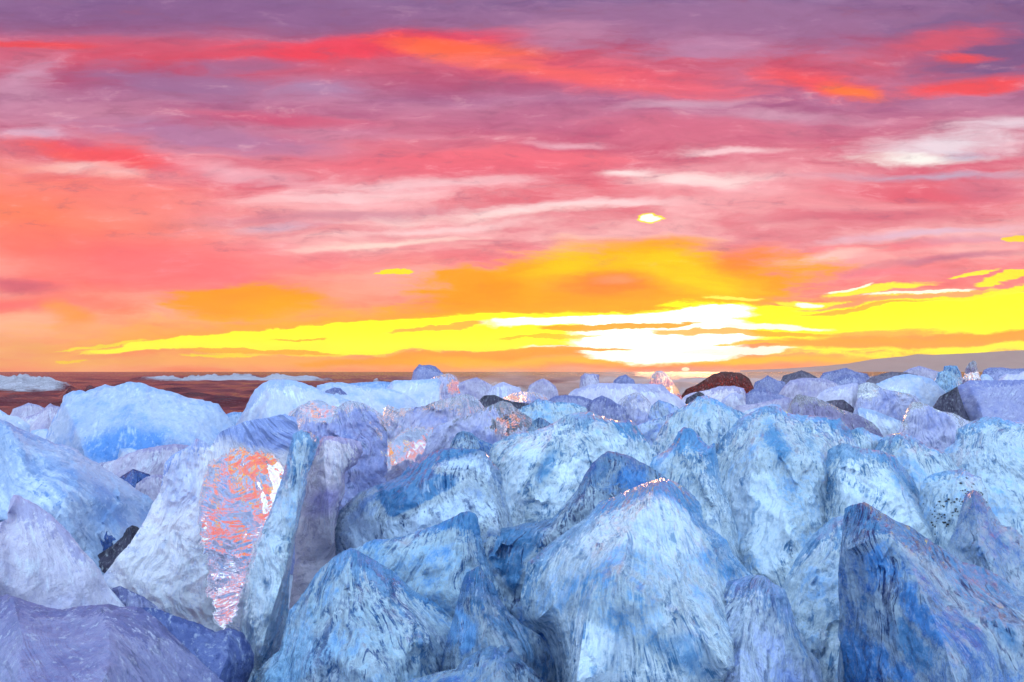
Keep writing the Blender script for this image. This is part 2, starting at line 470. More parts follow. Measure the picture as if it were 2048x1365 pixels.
def breaker(px0, px1, D, h, wid, seed, front=1.0, hump=()):
    """a breaking wave: a crest line at distance D between two directions, steep on the beach side"""
    global Z, foam
    a0, a1 = (px0 - CX) / F, (px1 - CX) / F
    u = (X / Y - a0) / (a1 - a0)
    env = np.clip(np.minimum(u, 1 - u) * 6, 0, 1) ** .7
    cx = np.array([[fbm(v * 9 + seed, seed, 0, 7) + .5 * abs(fbm(v * 31 + seed, seed, 2.0, 4)) for v in u[0]]])
    cr = h * (1 + .7 * cx)
    for hp, hw, ha in hump:
        cr = cr + ha * np.exp(-((u[0:1] - hp) / hw) ** 2)
    yy = (Y - D - .8 * cx) / wid
    prof = np.where(yy < 0, np.exp(-(yy / .55) ** 2), np.exp(-(yy / 1.6) ** 2))
    Z = Z + env * cr * prof
    foam = np.maximum(foam, env * front * np.where(yy < 0, np.exp(-(yy / 1.6) ** 2), np.exp(-(yy / .5) ** 2)))


breaker(-190, 165, 36, .62, 1.6, 3.3, 1.0, ((.5, .03, .2), (.8, .05, .25), (.65, .04, .3)))
breaker(255, 690, 75, .55, 2.6, 8.1, .95, ((.92, .02, .3),))
breaker(120, 260, 26, .3, .9, 4.2, .25)
breaker(690, 1100, 34, .35, 1.6, 6.4, .8)
breaker(1150, 1700, 28, .25, 1.6, 2.4, .8)
breaker(880, 1500, 20, .15, 1.2, 9.4, .7)
breaker(1000, 2300, 60, .4, 2.4, 5.5, .8)
P[..., 0], P[..., 1], P[..., 2] = X, Y, Z + SEA_Z
# the sea sinks under the sand at the shoreline by itself: the sand slopes through it
me = grid_mesh('sea', P)
at_f = me.attributes.new('foam', 'FLOAT', 'POINT')
at_f.data.foreach_set('value', foam.reshape(-1).astype(np.float32))
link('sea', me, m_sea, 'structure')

# far headland fading into the glow
m_head, t = material('far_rock')
pos = t.n('ShaderNodeNewGeometry').outputs['Position']
pb = t.n('ShaderNodeBsdfPrincipled', ins={'Base Color': t.mix(t.noise(pos, .002, 5), lin((120, 92, 96)), lin((150, 120, 118))), 'Roughness': .9})
t.n('ShaderNodeOutputMaterial', ins={0: pb.outputs[0]})
HD = 14000.0
prof = [(1480, 741), (1560, 738), (1640, 733), (1700, 727), (1744, 719), (1800, 714), (1833, 709), (1870, 710), (1940, 707), (2000, 703),
        (2060, 700), (2150, 695), (2300, 690), (2500, 700), (2800, 720), (3000, 738)]
rows = [[], [], [], []]
for i in range(len(prof) - 1):
    for k in range(8):
        f = k / 8
        x = prof[i][0] * (1 - f) + prof[i + 1][0] * f
        y = prof[i][1] * (1 - f) + prof[i + 1][1] * f + .8 * fbm(x * .04, 1.0)
        h = at(x, y, HD).z
        X0 = (x - CX) / F
        rows[0].append((X0 * (HD - 700 - 2 * h), HD - 700 - 2 * h, -40))
        rows[1].append((X0 * (HD - 330), HD - 330, .6 * h - 20))
        rows[2].append((X0 * HD, HD, h))
        rows[3].append((X0 * (HD + 1200), HD + 1200, -40))
link('headland', grid_mesh('headland', np.array(rows)), m_head, 'structure')


m_grit, t = material('black_grit')
pb = t.n('ShaderNodeBsdfPrincipled', ins={'Base Color': lin((22, 20, 28)), 'Roughness': .5})
t.n('ShaderNodeOutputMaterial', ins={0: pb.outputs[0]})


# ------------------------------------------------------------------ ice materials
GM0, GM1, GTR, GB = .51, .64, .30, .24
WINB = .26

def ice(name, pale, deep, frost, trans, rough, streak=1.0, ripple=1.0, vein=.5, scale=1.0, grain=1.0, sss=0.0, patch=.72, edge=.72, rimclear=0.0, glassy=0.0):
    m, t = material(name)
    fl = t.n('ShaderNodeAttribute', attribute_name='flute').outputs['Vector']
    op = t.n('ShaderNodeTexCoord').outputs['Object']
    rnd = t.n('ShaderNodeObjectInfo').outputs['Random']
    off = t.n('ShaderNodeCombineXYZ', ins={0: t.math('MULTIPLY', rnd, 37.0), 1: t.math('MULTIPLY', rnd, 91.0), 2: 0.0}).outputs[0]
    o1 = t.vmath('ADD', op, off)
    f1 = t.vmath('ADD', fl, off)
    wv = t.noise(o1, 3.2 * scale, 3, .5, 0.0, color=True)
    f1 = t.vmath('ADD', f1, t.vmath('MULTIPLY', t.vmath('SUBTRACT', wv, (.5, .5, .5)), (.25, .25, .2)))
    st = t.noise(t.vmath('MULTIPLY', f1, (24 * scale, 3.0 * scale, 3.0 * scale)), 1.0, 4, .58, 0.0)        # flutes running down from the crest
    st2 = t.noise(t.vmath('MULTIPLY', f1, (85 * scale, 16 * scale, 16 * scale)), 1.0, 3, .6, 0.0)
    sc_ = t.n('ShaderNodeTexVoronoi', feature='SMOOTH_F1', ins={'Vector': t.vmath('MULTIPLY', f1, (28 * scale, 17 * scale, 17 * scale)), 'Scale': 1.0, 'Smoothness': .3, 'Detail': 1.0}).outputs[0]
    cl = t.noise(o1, 5.0 * scale, 7, .66, .2)
    cl2 = t.noise(o1, 21.0 * scale, 7, .72, .15)
    gr = t.noise(o1, 300.0, 2, .6)
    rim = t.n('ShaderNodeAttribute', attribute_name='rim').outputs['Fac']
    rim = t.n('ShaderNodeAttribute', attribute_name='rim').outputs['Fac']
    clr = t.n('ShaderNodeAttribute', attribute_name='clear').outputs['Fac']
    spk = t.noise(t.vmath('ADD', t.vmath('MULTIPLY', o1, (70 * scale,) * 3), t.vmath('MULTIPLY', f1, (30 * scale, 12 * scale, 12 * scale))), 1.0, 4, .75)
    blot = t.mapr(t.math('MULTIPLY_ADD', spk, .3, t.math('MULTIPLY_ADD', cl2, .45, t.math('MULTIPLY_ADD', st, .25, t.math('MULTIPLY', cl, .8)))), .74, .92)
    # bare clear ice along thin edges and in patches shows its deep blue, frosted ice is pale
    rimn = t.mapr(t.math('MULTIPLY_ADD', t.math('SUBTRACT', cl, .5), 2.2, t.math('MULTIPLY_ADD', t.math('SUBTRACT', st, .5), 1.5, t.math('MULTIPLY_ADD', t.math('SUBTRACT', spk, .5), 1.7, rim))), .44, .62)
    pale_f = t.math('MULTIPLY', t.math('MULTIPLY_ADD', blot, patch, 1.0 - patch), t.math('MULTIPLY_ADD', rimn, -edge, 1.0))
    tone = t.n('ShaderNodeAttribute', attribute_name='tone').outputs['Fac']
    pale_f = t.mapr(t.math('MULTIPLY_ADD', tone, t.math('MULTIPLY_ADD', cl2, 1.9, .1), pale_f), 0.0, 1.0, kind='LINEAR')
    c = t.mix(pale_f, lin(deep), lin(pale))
    if glassy:
        # clear body with frosted, bubbly patches in it
        gm = t.mapr(t.math('MULTIPLY_ADD', tone, -.16, t.math('MULTIPLY_ADD', spk, .30, t.math('MULTIPLY_ADD', cl2, .4, t.math('MULTIPLY', cl, .5)))), GM0, GM1)
        tr0 = t.math('MULTIPLY_ADD', gm, GTR, GB)
        c = t.mix(t.math('MULTIPLY', gm, .7), c, t.mix(t.mapr(pale_f, .1, .6), (.16, .46, .86, 1), (.80, .92, 1, 1)))
    # thin dark cracks running with the flutes
    ln = t.math('ABSOLUTE', t.math('SUBTRACT', st, .5))
    crk = t.math('MULTIPLY', t.mapr(ln, .034, .010), t.math('MULTIPLY', t.mapr(cl2, .44, .54), t.mapr(cl, .44, .52)))
    ln2 = t.math('ABSOLUTE', t.math('SUBTRACT', st2, .52))
    crk2 = t.math('MULTIPLY', t.mapr(ln2, .07, .01), t.math('MULTIPLY', t.mapr(cl, .50, .60), t.mapr(cl2, .42, .56)))
    wide = t.math('MULTIPLY', t.mapr(st, .55, .63), t.math('MULTIPLY', t.mapr(cl2, .45, .55), t.mapr(cl, .53, .46)))
    dash = t.math('MULTIPLY', t.mapr(st2, .60, .66), t.mapr(t.math('MULTIPLY_ADD', cl2, .4, t.math('MULTIPLY', cl, .6)), .49, .56))
    crk = t.math('MAXIMUM', crk, dash)
    vm = t.math('MAXIMUM', t.math('MAXIMUM', crk, t.math('MULTIPLY', crk2, .8)), t.math('MULTIPLY', wide, .75))
    c = t.mix(t.math('MULTIPLY', vm, vein), c, lin(deep, .6))
    fr = t.mapr(t.math('MULTIPLY_ADD', st2, .4, t.math('MULTIPLY', cl, .6)), .52, .62)
    fr = t.math('MULTIPLY', fr, t.math('MULTIPLY_ADD', rimn, -.8, 1.0))
    c = t.mix(t.math('MULTIPLY', fr, frost), c, lin((228, 236, 252)))
    c = t.mix(t.math('MULTIPLY', t.mapr(spk, .50, .66), .34 * grain), c, lin(deep))
    c = t.mix(t.math('MULTIPLY', t.mapr(spk, .46, .32), .30 * grain), c, lin((232, 238, 252)))
    # glassy places: painted windows and, on the glassy blocks, the thin crests
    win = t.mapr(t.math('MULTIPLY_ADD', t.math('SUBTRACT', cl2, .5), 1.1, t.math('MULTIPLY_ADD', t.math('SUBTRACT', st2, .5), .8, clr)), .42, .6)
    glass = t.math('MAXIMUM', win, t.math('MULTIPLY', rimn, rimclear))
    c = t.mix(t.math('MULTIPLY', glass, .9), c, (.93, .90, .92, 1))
    h = t.math('MULTIPLY', st, 1.2 * streak)
    h = t.math('MULTIPLY_ADD', st2, .3 * streak, h)
    h = t.math('MULTIPLY_ADD', sc_, .9 * ripple, h)
    h = t.math('MULTIPLY_ADD', cl2, .7, h)
    h = t.math('MULTIPLY_ADD', gr, .05 * grain, h)
    if glassy:
        hc = t.math('MULTIPLY_ADD', st, 1.1, t.math('MULTIPLY_ADD', sc_, 1.1, t.math('MULTIPLY', cl2, .45)))
        h = t.n('ShaderNodeMix', data_type='FLOAT', ins={0: t.math('MULTIPLY', gm, .85), 2: h, 3: hc}).outputs[0]
    # clear windows keep only the long melt ripples
    arc = t.noise(t.vmath('MULTIPLY', f1, (13, 46, 46)), 1.0, 2, .45)
    hg = t.math('MULTIPLY_ADD', arc, 1.5, t.math('MULTIPLY_ADD', sc_, .35, t.math('MULTIPLY', st, .5)))
    h = t.n('ShaderNodeMix', data_type='FLOAT', ins={0: win, 2: h, 3: hg}).outputs[0]
    bmp = t.n('ShaderNodeBump', ins={'Strength': t.mapr(win, 0, 1, .75, WINB, 'LINEAR'), 'Distance': .028 / scale, 'Height': h}).outputs[0]
    if glassy:
        tr = t.math('MAXIMUM', t.math('MULTIPLY', t.math('MULTIPLY_ADD', fr, -.55 * min(1, frost * 1.4), 1.0), tr0), glass)
        rough = .05
    else:
        tr = t.math('MAXIMUM', t.math('MULTIPLY', t.mapr(fr, 0, 1, 1.0, .45, 'LINEAR'), trans), glass)
    ro = t.mapr(glass, 0.0, 1.0, rough, .04, 'LINEAR')
    pb = t.n('ShaderNodeBsdfPrincipled', ins={'Base Color': c, 'Roughness': ro, 'IOR': 1.31, 'Transmission Weight': tr, 'Normal': bmp})
    if sss:
        pb.subsurface_method = 'RANDOM_WALK'
        for k_, v_ in (('Subsurface Weight', sss), ('Subsurface Scale', .08)):
            pb.inputs[k_].default_value = v_
        pb.inputs['Subsurface Radius'].default_value = (.35, .6, 1.0)
    t.n('ShaderNodeOutputMaterial', ins={0: pb.outputs[0]})
    return m


M = {
    'white': ice('white_ice', (184, 186, 208), (134, 158, 206), .6, .0, .45, .5, .15, .15, .6, .8),
    'blue': ice('blue_white_ice', (156, 172, 206), (90, 128, 188), .4, 0.03, .4, .6, .2, .4, .6, 1),
    'lav': ice('lavender_ice', (180, 168, 192), (128, 120, 168), .35, 0.04, .4, .6, .3, .5, .8, 1),
    'slate': ice('purple_grey_ice', (142, 142, 184), (84, 90, 148), .15, .1, .45, .7, .3, .7, .8, 1.2),
    'clear': ice('clear_pale_ice', (222, 236, 253), (72, 156, 226), .6, 0.14, .16, 1, 1, .9, 1, glassy=1.0),
    'deep': ice('clear_deep_ice', (104, 160, 220), (12, 66, 146), .25, 0.25, .16, 1, 1.2, 1, 1, glassy=1.0),
    'glow': ice('glassy_ice', (232, 226, 236), (140, 156, 214), .3, 0.1, .08, 1, 1.3, .3, 1),
    'dark': ice('dark_blue_ice', (70, 104, 178), (26, 50, 110), .05, .3, .25, .8, .6, .7, 1),
    'rock': ice('blackish_ice', (72, 66, 90), (34, 32, 50), .03, .1, .3, .8, .6, .5, 1),
    'lavclear': ice('clear_lavender_ice', (196, 206, 246), (104, 138, 216), .3, 0.12, .2, 1, .9, .9, 1, glassy=1.0),
    'clearblue': ice('clear_blue_ice', (156, 202, 242), (46, 122, 200), .3, 0.12, .2, 1.1, .8, 1, 1, glassy=1.0),
    'deepblue': ice('strong_blue_ice', (78, 140, 210), (10, 64, 146), .2, 0.2, .2, 1, 1.2, 1, 1, glassy=1.0),
    'slateblue': ice('dusky_blue_ice', (96, 108, 162), (58, 72, 132), .08, .05, .45, .6, .2, .5, .8, 1.2),
    'lavwhite': ice('lavender_white_ice', (194, 186, 208), (150, 148, 192), .5, 0.0, .42, .5, .2, .3, .7, 1),
    'lavblue': ice('lavender_blue_ice', (152, 150, 190), (100, 108, 172), .3, .1, .4, .5, .2, .5, .8, 1),
    'domed': ice('domed_blue_white_ice', (172, 182, 210), (88, 136, 204), .5, 0.0, .4, .4, .15, .25, .35, 1),
    'darkpatch': ice('dark_veined_ice', (208, 226, 252), (24, 96, 176), .5, 0.2, .16, 1.2, 1, 1, 1, glassy=1.0),
    'pink': ice('pinkish_ice', (238, 222, 236), (160, 150, 208), .3, 0.25, .15, 1, .8, .5, 1),
    'glowlav': ice('glowing_lavender_ice', (186, 182, 216), (110, 122, 190), .25, 0.12, .12, 1, 1, .7, 1, rimclear=.9),
    'glowblue': ice('glowing_blue_ice', (154, 158, 208), (64, 88, 160), .15, 0.15, .12, 1, 1, .8, 1, rimclear=.9),
    'glowpink': ice('glowing_pink_ice', (226, 150, 160), (140, 80, 120), .1, 0.4, .12, 1, 1, .5, 1, rimclear=.9),
    'glowdark': ice('glowing_dark_ice', (110, 96, 130), (54, 50, 90), .0, 0.4, .1, 1, 1, .5, 1, rimclear=.25),
    'slateglow': ice('brownish_lavender_ice', (150, 140, 180), (84, 76, 120), .1, 0.2, .25, 1, .6, .8, 1, rimclear=.9),
    'rockgrey': ice('grey_dark_ice', (110, 98, 120), (62, 54, 78), .05, .1, .4, .8, .5, .6, 1),
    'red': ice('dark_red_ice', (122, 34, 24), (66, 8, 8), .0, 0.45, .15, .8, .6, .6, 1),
}

# ------------------------------------------------------------------ ice builder
NEXT = [0]


def resample(pts, s, jit=0.0, rg=None):
    out = []
    for a, b in zip(pts[:-1], pts[1:]):
        L = math.hypot(b[0] - a[0], b[1] - a[1])
        n = max(1, int(round(L / s)))
        for i in range(n):
            f = i / n
            q = [a[k] * (1 - f) + b[k] * f for k in range(3)]
            if jit and i:
                q[0] += rg.uniform(-jit, jit)
                q[1] += rg.uniform(-jit, jit)
            out.append(q)
    out.append(list(pts[-1]))
    return out


def inside(px, py, poly):
    x, y = poly[:, 0], poly[:, 1]
    x2, y2 = np.roll(x, -1), np.roll(y, -1)
    c = np.zeros(px.shape, bool)
    for i in range(len(x)):
        if y[i] != y2[i]:
            hit = ((y[i] > py) != (y2[i] > py)) & (px < (x2[i] - x[i]) * (py - y[i]) / (y2[i] - y[i]) + x[i])
            c ^= hit
    return c


def cg(ea, eb, n, free, x0, rhs, it):
    """membrane over the free vertices: degree*x - sum(neighbours) = rhs"""
    x = x0.copy()

    def A(v):
        dlt = v[ea] - v[eb]
        return (np.bincount(ea, dlt, n) - np.bincount(eb, dlt, n)) * free
    r = (rhs - A(x)) * free
    d_ = r.copy()
    rr = r @ r
    for _ in range(it):
        if rr < 1e-14:
            break
        q = A(d_)
        al = rr / max(d_ @ q, 1e-30)
        x += al * d_
        r -= al * q
        r2 = r @ r
        d_ = r + (r2 / rr) * d_
        rr = r2
    return x


def chunk(name, label, mat, d, b, t, pts, ridges=None, closed=False, e=None, rough=1.0, s=None, fl=None, grp=None, cat='ice block', flare=None, wedge=None, window=None, tone=None, facet=1.0):
    NEXT[0] += 1
    rg = random.Random(NEXT[0] * 13 + 5)
    if d > 3.2:
        facet *= .35
    if not closed and d < 3.2 and wedge is None:
        b *= 1.5
    P = [(x, y, 0.0) for x, y in pts] if len(pts[0]) == 2 else [tuple(q) for q in pts]
    wpx = max(q[0] for q in P) - min(q[0] for q in P)
    if not closed:
        # down to the sand on both flanks
        gy = HOR + F * (CAMH + .02) / max(d - b, .4)
        (xa, ya, _), (xb, yb, _) = P[0], P[-1]
        nb = max(2, int(wpx / 60))
        bot = []
        ins = -((.35 if d < 3.2 else .16) if flare is None else flare) * (xb - xa)
        for i in range(nb + 1):
            f = i / nb
            bot.append((xb - ins + (xa - xb + 2 * ins) * f, gy + rg.uniform(-8, 8), b))
        mid = [(xb, (yb * 2 + gy) / 3, b * .4)] if gy - yb > 120 else []
        mid2 = [(xa, (ya * 2 + gy) / 3, b * .4)] if gy - ya > 120 else []
        P = P + mid + bot + mid2
    hpx = max(q[1] for q in P) - min(q[1] for q in P)
    if s is None:
        s = min(5.4, max(2.0, math.sqrt(wpx * min(hpx, 500)) / 48))
    vish = max(40.0, max(q[1] for q in pts) - min(q[1] for q in pts)) if not closed else .5 * hpx
    loop = resample(P + [P[0]], s, .16 * s, rg)[:-1]
    poly = np.array([q[:2] for q in loop])
    top_i = int(np.argmin(poly[:, 1]))
    tx, ty = poly[top_i]
    if ridges is None:
        # crests run down from the local peaks of the outline
        ridges = []
        vis = P[1:len(pts) - 1] if not closed else P
        pk = [q for a, q, c in zip(vis[:-2], vis[1:-1], vis[2:]) if q[1] < a[1] and q[1] <= c[1]]
        pk = sorted(pk, key=lambda q: q[1])[:4] or [min(P, key=lambda q: q[1])]
        yb_ = max(q[1] for q in P)
        for q in pk:
            Ls = min(yb_ - q[1], 420) * rg.uniform(.45, .8)
            dx = rg.uniform(-.35, .35) * min(wpx, Ls)
            x, y = q[0], q[1] + 1.5 * s
            line = []
            for i in range(5):
                f = i / 4
                line.append((x + dx * f + rg.uniform(-.03, .03) * wpx, y + Ls * f, b * (.15 + .95 * f ** .75)))
            ridges.append(line)
    vin = [Vector((q[0], q[1])) for q in loop]
    dz = [q[2] for q in loop]
    n0 = len(vin)
    edges = [(i, (i + 1) % n0) for i in range(n0)]
    for line in ridges:
        q = resample([tuple(v) for v in line], s)
        ok = inside(np.array([v[0] for v in q]), np.array([v[1] for v in q]), poly)
        prev = None
        for v, o_ in zip(q, ok):
            if not o_:
                prev = None
                continue
            vin.append(Vector(v[:2]))
            dz.append(v[2])
            if prev is not None:
                edges.append((prev, len(vin) - 1))
            prev = len(vin) - 1
    nk = len(vin)
    # jittered lattice inside; coarser below what the nearer ice hides
    xs = np.arange(poly[:, 0].min(), poly[:, 0].max(), s)
    ys = np.arange(poly[:, 1].min(), poly[:, 1].max(), s * .87)
    gx, gy_ = np.meshgrid(xs, ys)
    gx[1::2] += s * .5
    nr = np.random.default_rng(NEXT[0])
    gx = (gx + nr.uniform(-.28, .28, gx.shape) * s).ravel()
    gy_ = (gy_ + nr.uniform(-.28, .28, gy_.shape) * s).ravel()
    keep = inside(gx, gy_, poly)
    gx, gy_ = gx[keep], gy_[keep]
    kn = np.array([v[:] for v in vin])
    far_ = np.ones(len(gx), bool)
    for i in range(0, len(gx), 2000):
        dd = (gx[i:i + 2000, None] - kn[None, :, 0]) ** 2 + (gy_[i:i + 2000, None] - kn[None, :, 1]) ** 2
        far_[i:i + 2000] = dd.min(1) > (.55 * s) ** 2
    vin += [Vector((x, y)) for x, y in zip(gx[far_], gy_[far_])]
    vo, eo, fo, ov, _, _ = delaunay_2d_cdt(vin, edges, [list(range(n0))], 1, 1e-4)
    n = len(vo)
    V = np.array([v[:] for v in vo])
    tri = np.array([f for f in fo if len(f) == 3])
    E_ = np.sort(np.concatenate([tri[:, [0, 1]], tri[:, [1, 2]], tri[:, [2, 0]]]), 1)
    E_, cnt = np.unique(E_, axis=0, return_counts=True)
    bnd = np.zeros(n, bool)
    bnd[E_[cnt == 1].ravel()] = True
    known = np.full(n, np.nan)
    for i, o_ in enumerate(ov):
        k_ = [j for j in o_ if j < nk]
        if k_:
            known[i] = dz[k_[0]]
    miss = bnd & np.isnan(known)
    known[miss] = 0.0
    free = np.isnan(known).astype(float)
    x0 = np.where(np.isnan(known), b * .5, known)
    ea, eb = E_[:, 0], E_[:, 1]
    it = int(min(260, 40 + 1.2 * math.sqrt(n) * 2))
    front = cg(ea, eb, n, free, x0, np.zeros(n), it)
    fr2 = (~bnd).astype(float)
    dome = cg(ea, eb, n, fr2, np.zeros(n), np.ones(n) * fr2, it)
    lind = np.clip(dome / max(dome.max(), 1e-9), 0, 1)
    dome = np.sqrt(lind)
    if e is None:
        e = b * .35
    size = d * max(wpx, hpx * .6) / F
    # the far side: rounded, leaning back
    bw = (V[:, 1] - V[:, 1].min()) / max(np.ptp(V[:, 1]), 1)
    back = -t * dome * (.55 + .45 * bw)
    if wedge is not None:
        back = -np.minimum(dome * 2.2, 1) * (t * (1 - bw) + wedge * bw)
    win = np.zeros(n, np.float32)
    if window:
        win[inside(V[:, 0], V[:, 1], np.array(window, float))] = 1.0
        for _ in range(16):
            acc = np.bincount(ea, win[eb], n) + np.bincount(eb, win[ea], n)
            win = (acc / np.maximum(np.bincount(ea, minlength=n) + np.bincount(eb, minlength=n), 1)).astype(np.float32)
    tn = np.zeros(n, np.float32)
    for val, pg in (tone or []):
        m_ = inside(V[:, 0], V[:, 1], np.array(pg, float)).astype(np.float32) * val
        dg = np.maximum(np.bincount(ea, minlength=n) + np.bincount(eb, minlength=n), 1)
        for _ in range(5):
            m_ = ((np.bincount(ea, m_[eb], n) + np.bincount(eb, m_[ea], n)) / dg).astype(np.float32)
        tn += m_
    f3 = front + e * lind ** .8
    o3 = Vector((0, 0, CAMH))
    pts_f, pts_b = [], []
    rim = np.zeros(n, np.float32)
    flute = np.zeros((n, 3), np.float32)
    fx, fy = fl if fl else (tx, ty - .15 * hpx)
    pxm = d / F
    for i in range(n):
        r_ = ray(V[i, 0], V[i, 1])
        q = o3 + r_ * d
        ax, ay = V[i, 0] - fx, V[i, 1] - fy
        rr = math.hypot(ax, ay)
        flute[i] = (math.atan2(ax, ay) * min(rr, .6 * hpx + 40) ** .35 * (.4 * hpx + 30) ** .65 * pxm, rr * pxm, f3[i])
        a_ = .020 * size * rough
        sd_ = Vector((NEXT[0] * 3.7, NEXT[0] * 1.3, 0))
        s1 = noise.fractal(q * (2.6 / size) + sd_, 1.1, 2.1, 3) * a_
        # melt hollows with sharp rims between them, drawn out along the flow
        fq = Vector((flute[i][0] * 1.0, flute[i][1] * .55, 0)) * (9.0 / size) + sd_ + noise.noise_vector(q * (4 / size)) * .5
        vd = noise.voronoi(fq)[0]
        s2 = (vd[0] * vd[0] - .2) * .045 * size * rough * (.4 + .6 * facet)
        s3 = (1 - abs(noise.noise(Vector((flute[i][0] * 11, flute[i][1] * 2.2, f3[i] * 2)) / size + sd_)) * 2.4) * .010 * size * rough
        # broad scooped fracture faces that meet in sharp edges
        wq = q * (3.3 / size) + sd_ + noise.noise_vector(q * (3 / size)) * .3
        f1_ = noise.voronoi(wq)[0][0]
        s1 += (f1_ * f1_ - .2) * .10 * size * rough * facet
        wq = q * (3.4 / size) + sd_ * 1.7 + noise.noise_vector(q * (5 / size)) * .18
        vc = noise.voronoi(wq)[1][0]
        cd = noise.cell_vector(vc * 7.31 + sd_) * 2 - Vector((1, 1, 1))
        s1 += (wq - vc).dot(cd) * .034 * size * rough * facet
        k_ = min(1.0, dome[i] * 2.2)
        df = f3[i] + (s1 + s2 + s3) * k_
        topness = max(0.0, 1 - (V[i, 1] - ty) / (.62 * vish))
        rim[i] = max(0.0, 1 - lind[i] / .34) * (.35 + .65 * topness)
        pts_f.append(o3 + r_ * (d - df))
        db = back[i] + s1 * k_ * .8
        pts_b.append(o3 + r_ * (d - db))
    base = Vector(((min(q.x for q in pts_f) + max(q.x for q in pts_f)) / 2, d, 0.0))
    inner = np.where(~bnd)[0]
    mapb = np.arange(n)
    mapb[inner] = n + np.arange(len(inner))
    verts = pts_f + [pts_b[i] for i in inner]
    if not closed:
        for q in verts:
            q.z = max(q.z, -.04)
    co = [(q - base)[:] for q in verts]
    a_, b_, c_ = tri.T
    # orient by the projected winding: image y runs down
    ar = (V[b_, 0] - V[a_, 0]) * (V[c_, 1] - V[a_, 1]) - (V[b_, 1] - V[a_, 1]) * (V[c_, 0] - V[a_, 0])
    flip = ar > 0
    tf = tri.copy()
    tf[flip] = tf[flip][:, [0, 2, 1]]
    tb = mapb[tf[:, [0, 2, 1]]]
    me = bpy.data.meshes.new(name)
    me.from_pydata(co, [], np.concatenate([tf, tb]).tolist())
    me.polygons.foreach_set('use_smooth', [True] * len(me.polygons))
    fa = me.attributes.new('flute', 'FLOAT_VECTOR', 'POINT')
    fa.data.foreach_set('vector', np.concatenate([flute, flute[inner]]).ravel())
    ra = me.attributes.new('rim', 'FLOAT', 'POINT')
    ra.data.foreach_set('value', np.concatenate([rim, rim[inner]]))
    ta = me.attributes.new('tone', 'FLOAT', 'POINT')
    ta.data.foreach_set('value', np.concatenate([tn, tn[inner]]))
    if window:
        ca = me.attributes.new('clear', 'FLOAT', 'POINT')
        ca.data.foreach_set('value', np.concatenate([win, np.ones(len(inner), np.float32)]))
    me.set_sharp_from_angle(angle=R(62))
    me.update()
    return link(name, me, M[mat], None, label, cat, grp, None, base)
# ------------------------------------------------------------------ the ice, traced block by block from near to far
NEAR, FAR = 'ice blocks heaped on the beach', 'ice blocks along the shoreline'
C = chunk
# bottom row, nearest the camera
C('ice_block', 'low dark streaked ice hump at the bottom edge, left of centre', 'deep', .98, .1, .25,
  [(690, 1400), (790, 1368), (836, 1356), (874, 1345), (911, 1338), (928, 1319), (948, 1306), (973, 1294), (996, 1289), (1020, 1294), (1050, 1326), (1070, 1344), (1087, 1364), (1110, 1410)], grp=NEAR)
C('ice_slab', 'purple grey ice slab filling the bottom left corner', 'slate', 1.02, .22, .3,
  [(-120, 1180), (-40, 1188), (0, 1192), (15, 1189), (45, 1199), (75, 1209), (105, 1217), (125, 1220), (144, 1215), (174, 1212), (219, 1208), (239, 1214), (281, 1214), (294, 1224), (319, 1242), (344, 1269), (373, 1296), (408, 1329), (448, 1365), (480, 1420)], facet=.15, grp=NEAR)
C('ice_block', 'dark lumpy ice ridge at the bottom edge, right of centre', 'deep', 1.05, .1, .3,
  [(1365, 1400), (1384, 1305), (1410, 1294), (1440, 1312), (1457, 1320), (1472, 1314), (1497, 1325), (1526, 1327), (1548, 1342), (1577, 1360), (1600, 1400)], grp=NEAR)
C('ice_block', 'purplish fluted ice block leaning on the right foot of the big pyramid', 'lavclear', 1.15, .12, .3,
  [(1374, 1238), (1388, 1192), (1411, 1174), (1453, 1164), (1498, 1152), (1525, 1150), (1545, 1165), (1568, 1178), (1578, 1200), (1592, 1251), (1603, 1269), (1621, 1305), (1640, 1324), (1650, 1380)], grp=NEAR,
  ridges=[[(1525, 1156, .02), (1490, 1230, .10), (1480, 1330, .16), (1480, 1420, .2)], [(1400, 1190, .01), (1385, 1240, .04), (1430, 1290, .1)]], fl=(1540, 1120))
